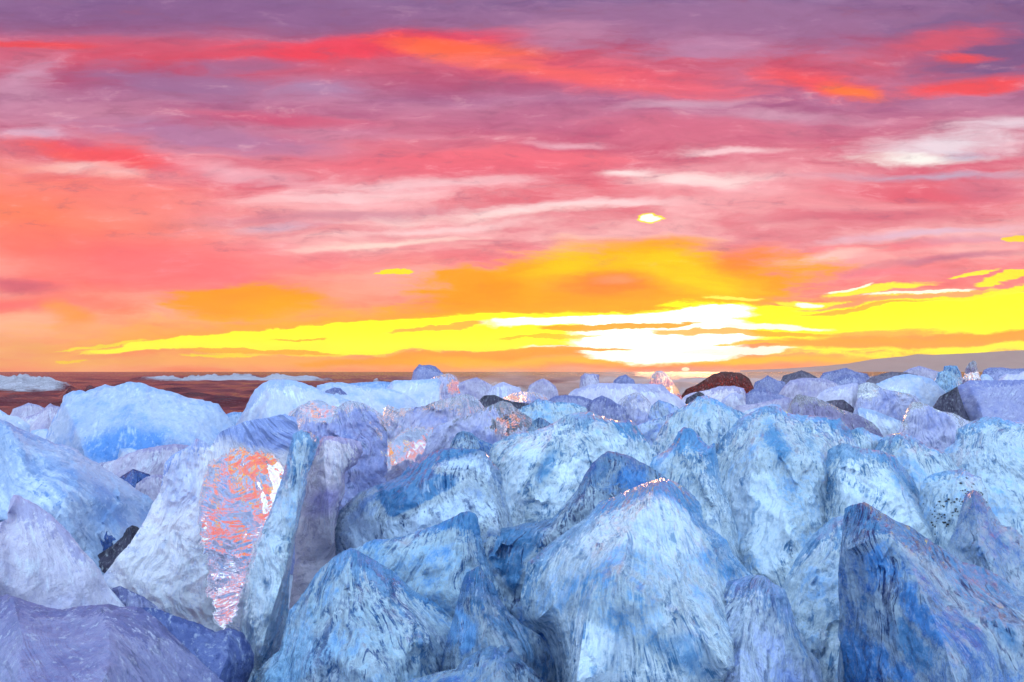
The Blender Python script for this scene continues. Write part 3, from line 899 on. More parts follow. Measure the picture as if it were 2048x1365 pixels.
C('ice_block', 'big pale blue pyramid of ice in the bottom centre', 'clear', 1.3, .38, .4,
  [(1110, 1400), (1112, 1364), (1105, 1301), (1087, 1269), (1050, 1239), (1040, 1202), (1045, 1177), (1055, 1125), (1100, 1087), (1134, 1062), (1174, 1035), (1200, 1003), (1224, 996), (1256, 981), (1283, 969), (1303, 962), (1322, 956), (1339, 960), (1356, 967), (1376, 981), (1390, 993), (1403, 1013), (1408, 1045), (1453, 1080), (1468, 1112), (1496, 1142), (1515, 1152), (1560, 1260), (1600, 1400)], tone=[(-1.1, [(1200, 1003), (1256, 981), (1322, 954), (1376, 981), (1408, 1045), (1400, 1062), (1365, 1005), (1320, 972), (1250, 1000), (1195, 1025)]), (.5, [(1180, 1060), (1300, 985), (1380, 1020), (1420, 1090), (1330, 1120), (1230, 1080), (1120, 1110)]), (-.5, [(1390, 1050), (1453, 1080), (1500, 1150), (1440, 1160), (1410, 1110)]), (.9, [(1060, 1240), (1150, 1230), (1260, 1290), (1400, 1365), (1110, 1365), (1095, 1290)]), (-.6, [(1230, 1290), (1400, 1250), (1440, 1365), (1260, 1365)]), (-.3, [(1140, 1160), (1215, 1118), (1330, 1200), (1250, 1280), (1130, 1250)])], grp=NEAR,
  ridges=[[(1322, 960, .01), (1300, 1000, .08), (1240, 1085, .18), (1215, 1118, .22)], [(1215, 1118, .22), (1140, 1180, .2), (1080, 1235, .14)], [(1215, 1118, .22), (1240, 1155, .26), (1310, 1205, .25), (1380, 1250, .22), (1450, 1330, .3)], [(1215, 1118, .22), (1170, 1240, .3), (1150, 1390, .42)], [(1330, 960, .01), (1400, 1060, .07), (1470, 1140, .08)]], fl=(1290, 930))
C('ice_block', 'large dark blue dimpled ice wedge in the lower right corner', 'deepblue', 1.25, .2, .45,
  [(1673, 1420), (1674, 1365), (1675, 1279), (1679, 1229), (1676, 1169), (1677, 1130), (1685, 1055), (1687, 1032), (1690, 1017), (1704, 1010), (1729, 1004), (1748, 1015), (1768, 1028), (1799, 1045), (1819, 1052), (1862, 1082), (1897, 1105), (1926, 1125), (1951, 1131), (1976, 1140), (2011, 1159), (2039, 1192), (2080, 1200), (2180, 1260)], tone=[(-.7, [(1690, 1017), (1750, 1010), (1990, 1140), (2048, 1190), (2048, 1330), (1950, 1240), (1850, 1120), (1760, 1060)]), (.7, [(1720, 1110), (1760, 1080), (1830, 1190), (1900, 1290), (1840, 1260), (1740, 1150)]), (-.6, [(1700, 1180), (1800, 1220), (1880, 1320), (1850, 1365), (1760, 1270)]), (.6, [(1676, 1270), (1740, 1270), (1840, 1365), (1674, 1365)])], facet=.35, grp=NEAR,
  ridges=[[(1729, 1010, .01), (1770, 1060, .07), (1812, 1110, .12), (1850, 1200, .18), (1890, 1290, .24), (1910, 1380, .3)], [(1770, 1060, .07), (1730, 1085, .09), (1695, 1100, .08)], [(1900, 1180, .05), (1990, 1240, .12), (2060, 1260, .12)]], fl=(1740, 960))
C('ice_block', 'small dark pointed ice pyramid with a pinkish face, left of the big pale pyramid', 'deep', 1.15, .13, .25,
  [(880, 1330), (905, 1240), (923, 1170), (933, 1145), (948, 1138), (961, 1130), (968, 1147), (988, 1169), (1000, 1199), (1020, 1227), (1045, 1249), (1082, 1272), (1100, 1299), (1110, 1324), (1115, 1365), (1120, 1410)], tone=[(-.6, [(930, 1140), (965, 1130), (1000, 1190), (980, 1180)]), (-.7, [(940, 1200), (1050, 1250), (1110, 1365), (1000, 1290)]), (1.3, [(900, 1230), (930, 1230), (955, 1290), (910, 1290)])], grp=NEAR,
  ridges=[[(961, 1134, .01), (965, 1190, .06), (975, 1250, .1), (1010, 1330, .16)]], fl=(961, 1100))
C('ice_block', 'broad blue ice block with fine dark cracks, front left of centre', 'clearblue', 1.28, .24, .35,
  [(490, 1400), (505, 1354), (530, 1325), (560, 1299), (568, 1262), (577, 1224), (610, 1182), (632, 1147), (664, 1117), (687, 1102), (702, 1095), (716, 1102), (740, 1115), (775, 1135), (800, 1156), (825, 1180), (870, 1205), (900, 1230), (925, 1262), (960, 1305), (980, 1400)], tone=[(.6, [(540, 1270), (620, 1260), (680, 1300), (600, 1365), (520, 1365)]), (.9, [(860, 1320), (930, 1250), (960, 1290), (900, 1345)]), (-.6, [(700, 1095), (790, 1145), (870, 1200), (950, 1290), (890, 1235), (800, 1170), (720, 1120)])], grp=NEAR,
  ridges=[[(702, 1099, .01), (690, 1160, .06), (705, 1240, .12), (740, 1330, .2), (760, 1420, .26)], [(800, 1160, .02), (815, 1215, .08), (850, 1290, .15)]], fl=(690, 1040))
C('ice_block', 'jagged topped blue ice block behind the broad cracked one', 'clearblue', 1.45, .12, .35,
  [(690, 1120), (702, 1097), (714, 1097), (732, 1085), (749, 1079), (786, 1077), (811, 1072), (836, 1061), (861, 1054), (884, 1045), (908, 1034), (922, 1025), (939, 1023), (951, 1028), (956, 1037), (962, 1075), (975, 1120), (1000, 1180), (1030, 1260)], tone=[(-.7, [(870, 1052), (940, 1023), (965, 1060), (930, 1062)])], grp=NEAR,
  ridges=[[(939, 1027, .01), (925, 1090, .05), (915, 1150, .08), (920, 1220, .1)], [(786, 1081, .01), (810, 1130, .05), (860, 1190, .08)]], fl=(930, 980))
C('ice_boulder', 'rounded dusky blue ice boulder under the tip of the orange lit block', 'slateblue', 1.3, .1, .22,
  [(270, 1300), (278, 1215), (311, 1217), (345, 1230), (400, 1248), (430, 1264), (458, 1256), (486, 1266), (500, 1288), (508, 1309), (508, 1332), (496, 1362), (480, 1420)], facet=.3, grp=NEAR)
C('ice_block', 'sliver of purple ice between the white pointed block and the glassy wedge', 'slate', 1.45, .06, .2,
  [(205, 1240), (215, 1180), (240, 1172), (290, 1195), (330, 1225), (360, 1260)], grp=NEAR)
C('ice_block', 'white pointed ice block at the left edge, in front of the long blue slab', 'lavwhite', 1.38, .14, .25,
  [(-60, 1080), (-30, 1050), (0, 1045), (15, 1039), (15, 1025), (20, 1001), (27, 990), (37, 991), (54, 1000), (73, 1009), (90, 1021), (105, 1032), (139, 1066), (162, 1097), (189, 1125), (202, 1144), (213, 1168), (225, 1183), (236, 1196), (252, 1216)], facet=.35, grp=NEAR)
# the glassy wedge that catches the sunset, with the slab leaning against it
C('glassy_ice_block', 'glassy ice wedge glowing orange inside its rippled face, left of centre', 'glow', 1.62, .1, .54,
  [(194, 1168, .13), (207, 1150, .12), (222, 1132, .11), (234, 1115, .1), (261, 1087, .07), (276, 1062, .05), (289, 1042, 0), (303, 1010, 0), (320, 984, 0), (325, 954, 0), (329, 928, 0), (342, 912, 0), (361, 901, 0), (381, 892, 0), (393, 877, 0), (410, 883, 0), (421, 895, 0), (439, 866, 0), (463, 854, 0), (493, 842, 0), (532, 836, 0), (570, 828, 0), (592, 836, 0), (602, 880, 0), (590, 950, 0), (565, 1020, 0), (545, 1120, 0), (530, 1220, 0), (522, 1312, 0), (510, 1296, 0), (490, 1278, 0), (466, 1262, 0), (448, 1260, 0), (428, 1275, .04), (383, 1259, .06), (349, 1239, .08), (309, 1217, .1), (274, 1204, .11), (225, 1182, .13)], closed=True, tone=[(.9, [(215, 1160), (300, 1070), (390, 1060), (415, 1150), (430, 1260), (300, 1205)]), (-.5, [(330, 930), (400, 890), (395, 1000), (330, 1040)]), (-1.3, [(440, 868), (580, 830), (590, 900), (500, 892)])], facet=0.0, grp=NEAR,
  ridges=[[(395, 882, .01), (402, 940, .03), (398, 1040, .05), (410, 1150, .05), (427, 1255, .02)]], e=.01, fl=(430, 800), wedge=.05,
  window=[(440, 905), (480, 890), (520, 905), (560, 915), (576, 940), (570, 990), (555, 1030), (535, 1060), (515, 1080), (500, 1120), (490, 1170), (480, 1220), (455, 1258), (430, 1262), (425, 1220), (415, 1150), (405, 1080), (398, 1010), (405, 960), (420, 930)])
C('ice_slab', 'upright pale blue ice slab leaning against the orange lit wedge', 'clear', 1.56, .12, .2,
  [(470, 1330), (484, 1220), (498, 1130), (520, 1070), (546, 1008), (561, 964), (571, 930), (578, 900), (586, 868), (603, 860), (620, 864), (637, 874), (639, 886), (632, 905), (624, 930), (615, 950), (611, 990), (603, 1020), (596, 1056), (590, 1075), (586, 1110), (580, 1150), (577, 1200), (578, 1226), (570, 1270), (555, 1310)], tone=[(.7, [(500, 1110), (560, 1000), (560, 1150), (510, 1280)]), (-.7, [(588, 1090), (578, 1200), (562, 1290), (525, 1310), (558, 1200)])], grp=NEAR,
  ridges=[[(620, 868, .01), (600, 950, .04), (590, 1050, .07), (570, 1140, .1), (545, 1220, .13), (520, 1310, .16)]], fl=(610, 800))
C('ice_block', 'pinkish glassy ice face between the upright slab and the dark patched block', 'pink', 1.85, .08, .75,
  [(590, 1000), (615, 930), (632, 890), (648, 872), (672, 874), (700, 878), (722, 884), (726, 905), (712, 930), (690, 945), (690, 985), (678, 1020), (670, 1060), (672, 1110)], tone=[(.8, [(620, 1050), (665, 1040), (670, 1110), (580, 1220)]), (-.9, [(620, 980), (690, 980), (660, 1030), (610, 1040)])], facet=.4, grp=NEAR)
C('ice_block', 'blue ice block with a ragged dark patch across its top, left of centre', 'darkpatch', 1.9, .2, .4,
  [(668, 1120), (666, 1062), (668, 1040), (678, 1023), (693, 1008), (720, 984), (754, 971), (781, 962), (800, 952), (815, 934), (837, 920), (864, 905), (888, 897), (898, 896), (927, 897), (954, 899), (971, 905), (985, 923), (1000, 940), (1005, 956), (1012, 1001), (1022, 1030), (1030, 1080)], tone=[(-2.2, [(760, 970), (800, 952), (880, 900), (960, 900), (880, 915), (845, 935), (870, 955), (925, 952), (900, 975), (850, 1000), (780, 1035), (765, 1000)]), (.7, [(860, 930), (950, 905), (990, 950), (930, 950)]), (.5, [(690, 1030), (780, 1045), (900, 990), (1000, 1010), (1010, 1040), (700, 1110)])], grp=NEAR,
  ridges=[[(700, 1006, .01), (760, 985, .05), (830, 968, .09), (900, 950, .08), (960, 935, .04)], [(830, 968, .09), (840, 1020, .12), (830, 1100, .18)], [(960, 935, .04), (990, 1000, .1), (1000, 1080, .16)]], fl=(880, 800))
C('ice_block', 'steep blue ice blade running diagonally behind the big pale pyramid', 'deepblue', 1.72, .1, .35,
  [(940, 1200), (945, 1080), (958, 1050), (971, 1067), (1000, 1057), (1027, 1054), (1051, 1046), (1075, 1045), (1105, 1036), (1132, 1006), (1152, 984), (1166, 957), (1183, 928), (1200, 913), (1217, 902), (1237, 906), (1254, 910), (1274, 920), (1300, 934), (1340, 960), (1370, 1010)], tone=[(-.9, [(1000, 1060), (1130, 1020), (1050, 1130), (1030, 1200), (970, 1110)]), (.5, [(1250, 930), (1300, 940), (1280, 970), (1220, 980)])], grp=NEAR,
  ridges=[[(1217, 906, .01), (1250, 960, .05), (1210, 1020, .07)], [(1217, 906, .01), (1160, 1010, .05), (1080, 1090, .08), (1030, 1170, .12)]], fl=(1230, 850))
C('ice_block', 'grey blue ice block with a curved right shoulder, behind the big pale pyramid', 'clear', 1.95, .2, .35,
  [(1290, 960), (1305, 915), (1320, 908), (1334, 900), (1346, 886), (1356, 864), (1368, 854), (1383, 857), (1395, 869), (1408, 884), (1418, 892), (1429, 886), (1434, 913), (1437, 935), (1444, 967), (1456, 1001), (1473, 1047), (1486, 1098), (1500, 1140), (1530, 1172), (1560, 1230)], tone=[(-.6, [(1345, 890), (1368, 856), (1390, 865), (1430, 890), (1440, 950), (1400, 905)]), (.6, [(1400, 950), (1440, 990), (1470, 1060), (1440, 1040)])], grp=NEAR,
  ridges=[[(1368, 858, .01), (1352, 900, .04), (1390, 925, .06), (1420, 980, .1), (1440, 1060, .14), (1470, 1140, .2)], [(1429, 892, .01), (1410, 905, .03), (1390, 925, .06)]], fl=(1370, 780))
C('ice_block', 'pale ice block with a long sloping right edge, behind the dark blue corner wedge', 'clear', 2.05, .25, .4,
  [(1640, 1000), (1652, 930), (1655, 902), (1666, 894), (1685, 886), (1707, 893), (1738, 899), (1756, 901), (1775, 906), (1790, 912), (1804, 932), (1817, 947), (1829, 964), (1841, 988), (1853, 1005), (1878, 1030), (1905, 1075), (1940, 1130)], tone=[(.5, [(1670, 930), (1760, 930), (1830, 1010), (1850, 1060), (1700, 1040)]), (-.9, [(1756, 903), (1800, 915), (1850, 1000), (1880, 1030), (1850, 1018), (1790, 950)])], grp=NEAR,
  ridges=[[(1685, 890, .01), (1680, 960, .07), (1700, 1050, .12)], [(1756, 905, .01), (1790, 950, .06), (1830, 1020, .1), (1870, 1090, .16)]], fl=(1710, 820))
c18 = C('ice_block', 'rounded pale ice block speckled with black grit at the right', 'clear', 1.95, .12, .25,
  [(1835, 1040), (1841, 971), (1851, 956), (1868, 947), (1890, 942), (1914, 940), (1925, 936), (1948, 951), (1963, 955), (1975, 985), (1985, 1040)], grp=NEAR)
C('ice_block', 'small blue ice block behind the dark wedge at the right edge', 'deepblue', 1.6, .12, .3,
  [(1885, 1130), (1892, 1097), (1911, 1055), (1929, 993), (1939, 983), (1948, 980), (1961, 988), (1972, 1004), (1990, 1030), (2004, 1050), (2026, 1055), (2060, 1085), (2110, 1140)], grp=NEAR)
C('ice_block', 'light blue ice face between the purplish fluted block and the dark corner wedge', 'clear', 1.5, .15, .3,
  [(1530, 1240), (1560, 1185), (1590, 1120), (1625, 1070), (1665, 1035), (1700, 1030), (1720, 1080)], grp=NEAR)
C('ice_block', 'tall pale ice block with a pointed peak, right of centre', 'clear', 2.3, .35, .5,
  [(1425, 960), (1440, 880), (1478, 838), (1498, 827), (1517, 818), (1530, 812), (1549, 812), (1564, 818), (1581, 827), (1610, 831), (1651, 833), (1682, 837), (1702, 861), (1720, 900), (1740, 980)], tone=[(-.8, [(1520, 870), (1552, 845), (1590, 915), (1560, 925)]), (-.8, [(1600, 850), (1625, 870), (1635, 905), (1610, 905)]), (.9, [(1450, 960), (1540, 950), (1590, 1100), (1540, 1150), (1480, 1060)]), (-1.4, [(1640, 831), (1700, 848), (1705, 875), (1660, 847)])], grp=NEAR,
  ridges=[[(1549, 816, .01), (1557, 845, .05), (1580, 900, .12), (1600, 990, .2), (1610, 1100, .3)], [(1557, 845, .05), (1530, 870, .1), (1500, 960, .18), (1500, 1080, .26)], [(1620, 836, .01), (1634, 880, .08), (1650, 960, .16)]], fl=(1555, 740))
C('ice_block', 'blunt blue ice block rising beside the tall pale peak', 'clear', 2.55, .15, .4,
  [(1300, 900), (1325, 850), (1340, 832), (1361, 816), (1381, 805), (1395, 793), (1415, 792), (1430, 798), (1449, 808), (1473, 820), (1498, 830), (1515, 870)], grp=NEAR)
C('ice_block', 'bright ice block with twin crests in the middle of the heap', 'clear', 2.3, .3, .5,
  [(970, 930), (986, 888), (1008, 876), (1030, 866), (1069, 862), (1091, 854), (1112, 844), (1130, 831), (1154, 826), (1181, 823), (1198, 832), (1235, 842), (1259, 840), (1271, 847), (1283, 866), (1298, 886), (1318, 915), (1340, 960)], tone=[(.9, [(1000, 930), (1080, 870), (1150, 835), (1120, 870), (1050, 950), (1020, 1040)]), (-.8, [(1090, 885), (1116, 880), (1118, 940), (1080, 985), (1060, 960)]), (.9, [(1125, 930), (1190, 900), (1170, 960), (1100, 1030), (1060, 1020)]), (-.8, [(1215, 850), (1265, 845), (1300, 890), (1270, 885), (1230, 870)]), (.9, [(1200, 860), (1225, 900), (1300, 940), (1310, 925), (1250, 890)])], grp=NEAR,
  ridges=[[(1181, 827, .01), (1195, 860, .06), (1216, 900, .12), (1240, 960, .18)], [(1091, 862, .02), (1116, 880, .07), (1118, 905, .1), (1095, 960, .14), (1050, 1000, .18)], [(1116, 880, .07), (1060, 900, .1), (1000, 930, .08)], [(1262, 844, .01), (1268, 880, .05), (1285, 930, .1)]], fl=(1170, 740))
C('ice_block', 'dark blue rounded hump between the dark patched block and the twin crested one', 'deepblue', 2.45, .08, .25,
  [(895, 910), (905, 879), (915, 866), (927, 862), (942, 866), (956, 876), (971, 884), (985, 889), (1000, 900)], grp=NEAR)
C('ice_block', 'small dark blue pyramid poking up behind the twin crested block', 'deepblue', 2.6, .06, .2,
  [(1040, 890), (1051, 862), (1069, 841), (1078, 835), (1091, 840), (1104, 850), (1115, 870)], grp=NEAR)
C('ice_block', 'broad lavender ice block with orange flecks on its right flank', 'glowlav', 2.6, .08, .75,
  [(840, 920), (860, 872), (873, 852), (907, 840), (944, 830), (965, 818), (983, 810), (1005, 802), (1020, 807), (1034, 818), (1047, 827), (1063, 838), (1070, 870)], tone=[(.5, [(880, 860), (950, 830), (1010, 810), (960, 840), (900, 870)])], wedge=.05, window=[(985, 832), (1040, 822), (1062, 845), (1035, 870), (975, 868), (955, 850)], grp=NEAR)
C('ice_block', 'dusky ice block with pinkish front, behind the dark patched block', 'glowlav', 2.75, .08, .75,
  [(715, 1000), (726, 920), (737, 890), (760, 850), (768, 818), (775, 809), (783, 813), (795, 818), (820, 816), (849, 813), (866, 804), (898, 796), (917, 791), (937, 788), (950, 794), (962, 806), (980, 830)], wedge=.05, window=[(725, 910), (790, 870), (870, 850), (885, 890), (800, 930), (725, 970)], grp=NEAR)
C('ice_block', 'wide dusky blue ice ridge with a pinkish orange patch near its crest, left of centre', 'glowblue', 2.6, .08, .75,
  [(560, 920), (566, 850), (578, 826), (593, 816), (615, 804), (634, 799), (649, 804), (661, 812), (676, 814), (695, 802), (712, 803), (730, 808), (749, 818), (766, 831), (775, 870)], wedge=.05, window=[(600, 812), (640, 802), (700, 825), (650, 850), (595, 840)], grp=NEAR)
C('ice_block', 'small pale ice block with a dark notch, before the broad right hand block', 'clear', 2.6, .1, .3,
  [(1665, 910), (1680, 881), (1694, 866), (1714, 856), (1726, 855), (1741, 866), (1755, 871), (1773, 880), (1795, 915)], grp=NEAR)
C('ice_block', 'broad flat fronted blue ice block right of the tall peak', 'clear', 2.5, .2, .4,
  [(1745, 910), (1760, 880), (1773, 871), (1802, 865), (1817, 868), (1838, 881), (1865, 895), (1890, 905), (1902, 915), (1914, 932), (1926, 942), (1940, 980)], grp=NEAR)
C('ice_block', 'large pale ice mass at the right edge, behind the grit speckled block', 'clear', 2.65, .3, .5,
  [(1870, 960), (1890, 898), (1909, 886), (1914, 858), (1939, 846), (1958, 837), (1973, 833), (1995, 834), (2009, 840), (2048, 844), (2120, 850), (2180, 900)], grp=NEAR,
  ridges=[[(1973, 837, .01), (1978, 870, .06), (1970, 930, .14), (1960, 1010, .2)], [(2048, 848, .02), (2060, 930, .12), (2070, 1050, .2)]])
C('ice_block', 'pinkish clear ice block left of the mass at the right edge', 'glowlav', 3.1, .08, .75,
  [(1785, 890), (1802, 851), (1812, 822), (1819, 810), (1826, 804), (1838, 804), (1856, 810), (1880, 822), (1909, 827), (1929, 839), (1948, 844), (1960, 880)], wedge=.05, window=[(1812, 812), (1830, 806), (1834, 835), (1815, 835)], grp=NEAR)
C('ice_block', 'small lavender ice block between the twin crests and the blunt block', 'lavclear', 2.75, .12, .3,
  [(1262, 890), (1272, 852), (1298, 842), (1320, 836), (1345, 826), (1362, 818), (1380, 840), (1390, 890)], grp=NEAR)
# left side, behind
C('black_rock', 'blackish wet rock wedged beside the glassy wedge', 'rock', 1.9, .05, .2,
  [(176, 1170), (185, 1117), (205, 1104), (224, 1092), (244, 1075), (254, 1057), (264, 1051), (275, 1054), (300, 1080), (310, 1140)], grp=NEAR)  # a black stone among the ice, built like an ice block
C('ice_block', 'jagged dark blue ice block behind the white pointed one', 'dark', 2.0, .06, .25,
  [(110, 1080), (124, 1045), (132, 1037), (147, 1034), (162, 1046), (174, 1052), (197, 1062), (212, 1054), (226, 1066), (240, 1078), (255, 1110)], grp=NEAR)
C('ice_slab', 'long blue ice slab sloping down from the left edge', 'blue', 2.3, .3, .4,
  [(-160, 800), (-60, 815), (0, 839), (15, 844), (39, 857), (61, 866), (93, 879), (110, 888), (137, 892), (156, 901), (168, 913), (193, 925), (210, 937), (234, 952), (259, 968), (273, 979), (295, 991), (306, 1002), (318, 1040)], tone=[(-.5, [(20, 880), (120, 920), (170, 960), (150, 1020), (60, 950)]), (.6, [(40, 860), (170, 915), (290, 1000), (240, 985), (130, 915)]), (-.5, [(180, 960), (260, 1000), (250, 1060), (190, 1050)])], grp=NEAR,
  ridges=[[(20, 870, .05), (100, 920, .1), (180, 965, .12), (250, 1010, .1)], [(100, 920, .1), (130, 1000, .2), (150, 1100, .3)]])
C('ice_block', 'low white ice block at the left edge behind the long blue slab', 'white', 3.4, .1, .4,
  [(-120, 830), (-40, 808), (0, 820), (15, 830), (36, 834), (60, 850)], grp=NEAR)
C('ice_block', 'small lavender ice lump touching the glassy wedge on its left', 'lav', 2.9, .08, .25,
  [(262, 1000), (273, 968), (293, 954), (312, 949), (330, 952), (350, 980)], grp=NEAR)
C('ice_block', 'dark blue triangular ice block in the gap right of the long blue slab', 'dark', 3.1, .08, .3,
  [(225, 985), (239, 955), (266, 938), (299, 949), (320, 975)], grp=NEAR)
C('ice_block', 'low lavender ice block in front of the big domed white one', 'lav', 3.4, .15, .4,
  [(180, 950), (198, 927), (232, 920), (255, 908), (281, 899), (312, 893), (351, 888), (376, 891), (400, 900), (430, 940)], grp=NEAR)
C('ice_block', 'small pinkish white ice cube at the foot of the big domed white block', 'white', 3.65, .06, .2,
  [(233, 935), (236, 910), (240, 898), (261, 896), (276, 901), (290, 930)], grp=NEAR)
C('ice_block', 'big blue white ice block with a long rounded back, at the left against the sea', 'domed', 4.3, .5, .9,
  [(80, 905), (92, 871), (105, 840), (120, 815), (124.5, 805), (127, 792), (146, 782), (164, 781), (171, 784), (193, 775), (210, 769), (220, 772), (229, 773), (244, 768), (257, 764), (283, 766), (312, 777), (347, 785), (376, 796), (400, 799), (437, 808), (449, 825), (469, 852), (490, 900)], tone=[(.6, [(130, 790), (260, 766), (440, 810), (460, 850), (380, 870), (250, 800)]), (-1.0, [(160, 885), (250, 850), (330, 870), (320, 935), (180, 925)])], grp=FAR,
  ridges=[[(124, 806, .05), (150, 850, .25), (168, 905, .4), (175, 960, .5)], [(230, 780, .06), (300, 835, .22), (380, 880, .32), (430, 905, .36)]])
C('ice_block', 'small pale ice peak left of the big domed white block', 'lav', 6.0, .2, .5,
  [(20, 860), (32, 838), (55, 833), (71, 828), (83, 822), (94, 812), (101, 807), (107, 811), (120, 814), (135, 850)], grp=FAR)
C('ice_slab', 'flat white ice slab lying just left of the big domed block', 'white', 5.0, .15, .3,
  [(55, 885), (62, 862), (78, 859), (95, 858), (110, 890)], grp=FAR)
C('ice_block', 'smooth white ice dome on the shore, left of centre', 'white', 4.6, .4, .8,
  [(455, 880), (473, 846), (490, 818), (500, 796), (510, 779), (527, 766), (546, 759), (581, 760), (603, 765), (627, 774), (644, 783), (676, 793), (700, 802), (730, 840)], grp=FAR)
C('ice_block', 'low blue ice block in the gap left of the smooth white dome', 'blue', 5.6, .1, .4,
  [(440, 850), (451, 829), (468, 824), (485, 825), (498, 850)], grp=FAR)
C('ice_block', 'long white ice block behind the wide dusky blue ridge', 'white', 5.0, .35, .7,
  [(630, 790), (634, 771), (656, 766), (683, 765), (700, 769), (727, 774), (754, 776), (781, 779), (805, 786), (827, 799), (850, 830)], grp=FAR)
C('ice_block', 'pale blue low ice block just beyond the long white one', 'blue', 5.9, .2, .5,
  [(690, 785), (698, 767), (730, 765), (766, 763), (783, 765), (800, 790)], grp=FAR)
C('ice_block', 'white ice block with a square right end, centre left on the shore', 'white', 5.4, .3, .6,
  [(765, 790), (781, 766), (788, 761), (825, 761), (852, 759), (876, 757), (884, 764), (887, 774), (881, 791), (890, 815)], grp=FAR)
C('ice_block', 'lavender ice block with orange glow on its side, behind the square ended one', 'glowlav', 6.4, .08, .75,
  [(850, 785), (859, 758), (881, 750), (898, 747), (912, 753), (918, 763), (917, 776), (925, 800)], wedge=.05, window=[(893, 762), (919, 762), (917, 788), (895, 790)], grp=FAR)
C('ice_block', 'purple grey ice lump standing in the surf, left of centre', 'slate', 9.0, .25, .6,
  [(812, 775), (823, 759), (827, 742), (838, 729), (846, 731), (859, 730), (871, 733), (881, 742), (900, 765)], grp=FAR)
C('ice_block', 'small grey pointed ice chip between two white blocks', 'slate', 4.85, .06, .25,
  [(644, 800), (651, 782), (669, 775), (681, 777), (693, 788), (715, 810)], grp=FAR)
C('ice_block', 'white striped ice pyramid just behind the twin crested block', 'clear', 3.3, .2, .4,
  [(1020, 850), (1037, 818), (1056, 810), (1076, 798), (1088, 800), (1107, 804), (1145, 806), (1181, 818), (1200, 850)], grp=NEAR)
C('ice_block', 'dark lavender humped ice block in the middle distance, centre', 'slate', 3.7, .15, .4,
  [(1085, 820), (1100, 798), (1112, 792), (1132, 790), (1161, 793), (1186, 801), (1200, 830)], grp=FAR)
C('ice_block', 'low pale ice block with two orange glints, centre of the shore', 'glowlav', 5.2, .08, .75,
  [(998, 815), (1007, 796), (1024, 787), (1046, 784), (1068, 785), (1088, 790), (1105, 812)], wedge=.05, window=[(1005, 794), (1030, 792), (1062, 794), (1070, 806), (1010, 806)], grp=FAR)
C('ice_block', 'low dark ice strip left of the pale block with orange glints', 'rock', 4.2, .1, .3,
  [(950, 815), (966, 792), (988, 790), (1007, 798), (1027, 804), (1059, 808), (1080, 830)], grp=FAR)
C('ice_block', 'lavender grey ice tooth beside the brownish pink block, centre', 'slate', 3.3, .08, .75,
  [(1155, 850), (1173, 810), (1191, 797), (1203, 791), (1220, 798), (1230, 805), (1247, 815), (1256, 827), (1275, 850)], window=[(1222, 822), (1248, 826), (1266, 848), (1238, 842)], facet=.2, wedge=.05, grp=NEAR)
C('ice_block', 'brownish pink clear ice block with orange flecks, before the long flat slab', 'glowlav', 3.7, .08, .75,
  [(1220, 845), (1237, 803), (1249, 793), (1271, 785), (1283, 787), (1295, 798), (1308, 812), (1320, 850)], wedge=.05, window=[(1255, 795), (1300, 805), (1308, 830), (1262, 818)], grp=NEAR)
C('ice_block', 'small blue lavender ice block left of the blunt block', 'lavclear', 3.3, .1, .3,
  [(1290, 850), (1303, 812), (1317, 800), (1337, 806), (1356, 815), (1375, 845)], grp=NEAR)
C('ice_slab', 'long flat lavender white ice slab in the middle distance, right of centre', 'lavwhite', 4.7, .2, .7,
  [(1125, 815), (1137, 789), (1149, 779), (1181, 770), (1205, 766), (1273, 768), (1325, 769), (1337, 782), (1359, 796), (1378, 815), (1390, 840)], grp=FAR)
C('ice_block', 'little grey ice lump perched behind the left end of the long flat slab', 'lav', 5.6, .1, .25,
  [(1158, 780), (1161, 754), (1169, 747), (1178, 748), (1188, 748), (1199, 750), (1198, 760), (1204, 785)], grp=FAR)
C('ice_block', 'pink ice fin glowing orange at its foot, below the sun', 'glowpink', 5.6, .08, .75,
  [(1285, 795), (1298, 765), (1305, 749), (1312, 743), (1322, 742), (1332, 747), (1344, 761), (1356, 779), (1363, 792), (1372, 815)], wedge=.05, window=[(1318, 765), (1348, 770), (1364, 797), (1332, 794)], grp=FAR)
C('ice_block', 'long dark red ice block lying right of the sun', 'red', 6.2, .08, .75,
  [(1350, 810), (1372, 779), (1395, 769), (1410, 759), (1425, 749), (1444, 744), (1464, 744), (1483, 747), (1498, 757), (1506, 772), (1515, 800)], facet=.2, wedge=.05, grp=FAR)
C('ice_block', 'pinkish clear ice block in front of the dark red one', 'pink', 5.2, .2, .5,
  [(1350, 815), (1371, 791), (1385, 786), (1412, 781), (1439, 773), (1469, 772), (1488, 777), (1500, 810)], grp=FAR)
C('ice_block', 'small rounded white ice block before the dark red one', 'lavwhite', 4.4, .1, .3,
  [(1435, 820), (1444, 800), (1459, 788), (1471, 785), (1486, 791), (1488, 799), (1496, 820)], grp=FAR)
C('ice_block', 'grey ice block with ragged top, right of the dark red one', 'slate', 5.2, .2, .4,
  [(1470, 820), (1486, 792), (1505, 779), (1530, 776), (1542, 786), (1566, 791), (1585, 802), (1600, 825)], grp=FAR)
C('ice_slab', 'low lavender ice slab behind the tall pale peak', 'lav', 3.8, .15, .4,
  [(1455, 840), (1471, 812), (1505, 809), (1542, 801), (1575, 795), (1592, 800), (1610, 840)], grp=FAR)
C('ice_slab', 'thin white ice slab just above the tall pale peak', 'white', 3.4, .06, .2,
  [(1480, 840), (1490, 822), (1520, 815), (1545, 808), (1560, 810), (1575, 840)], grp=FAR)
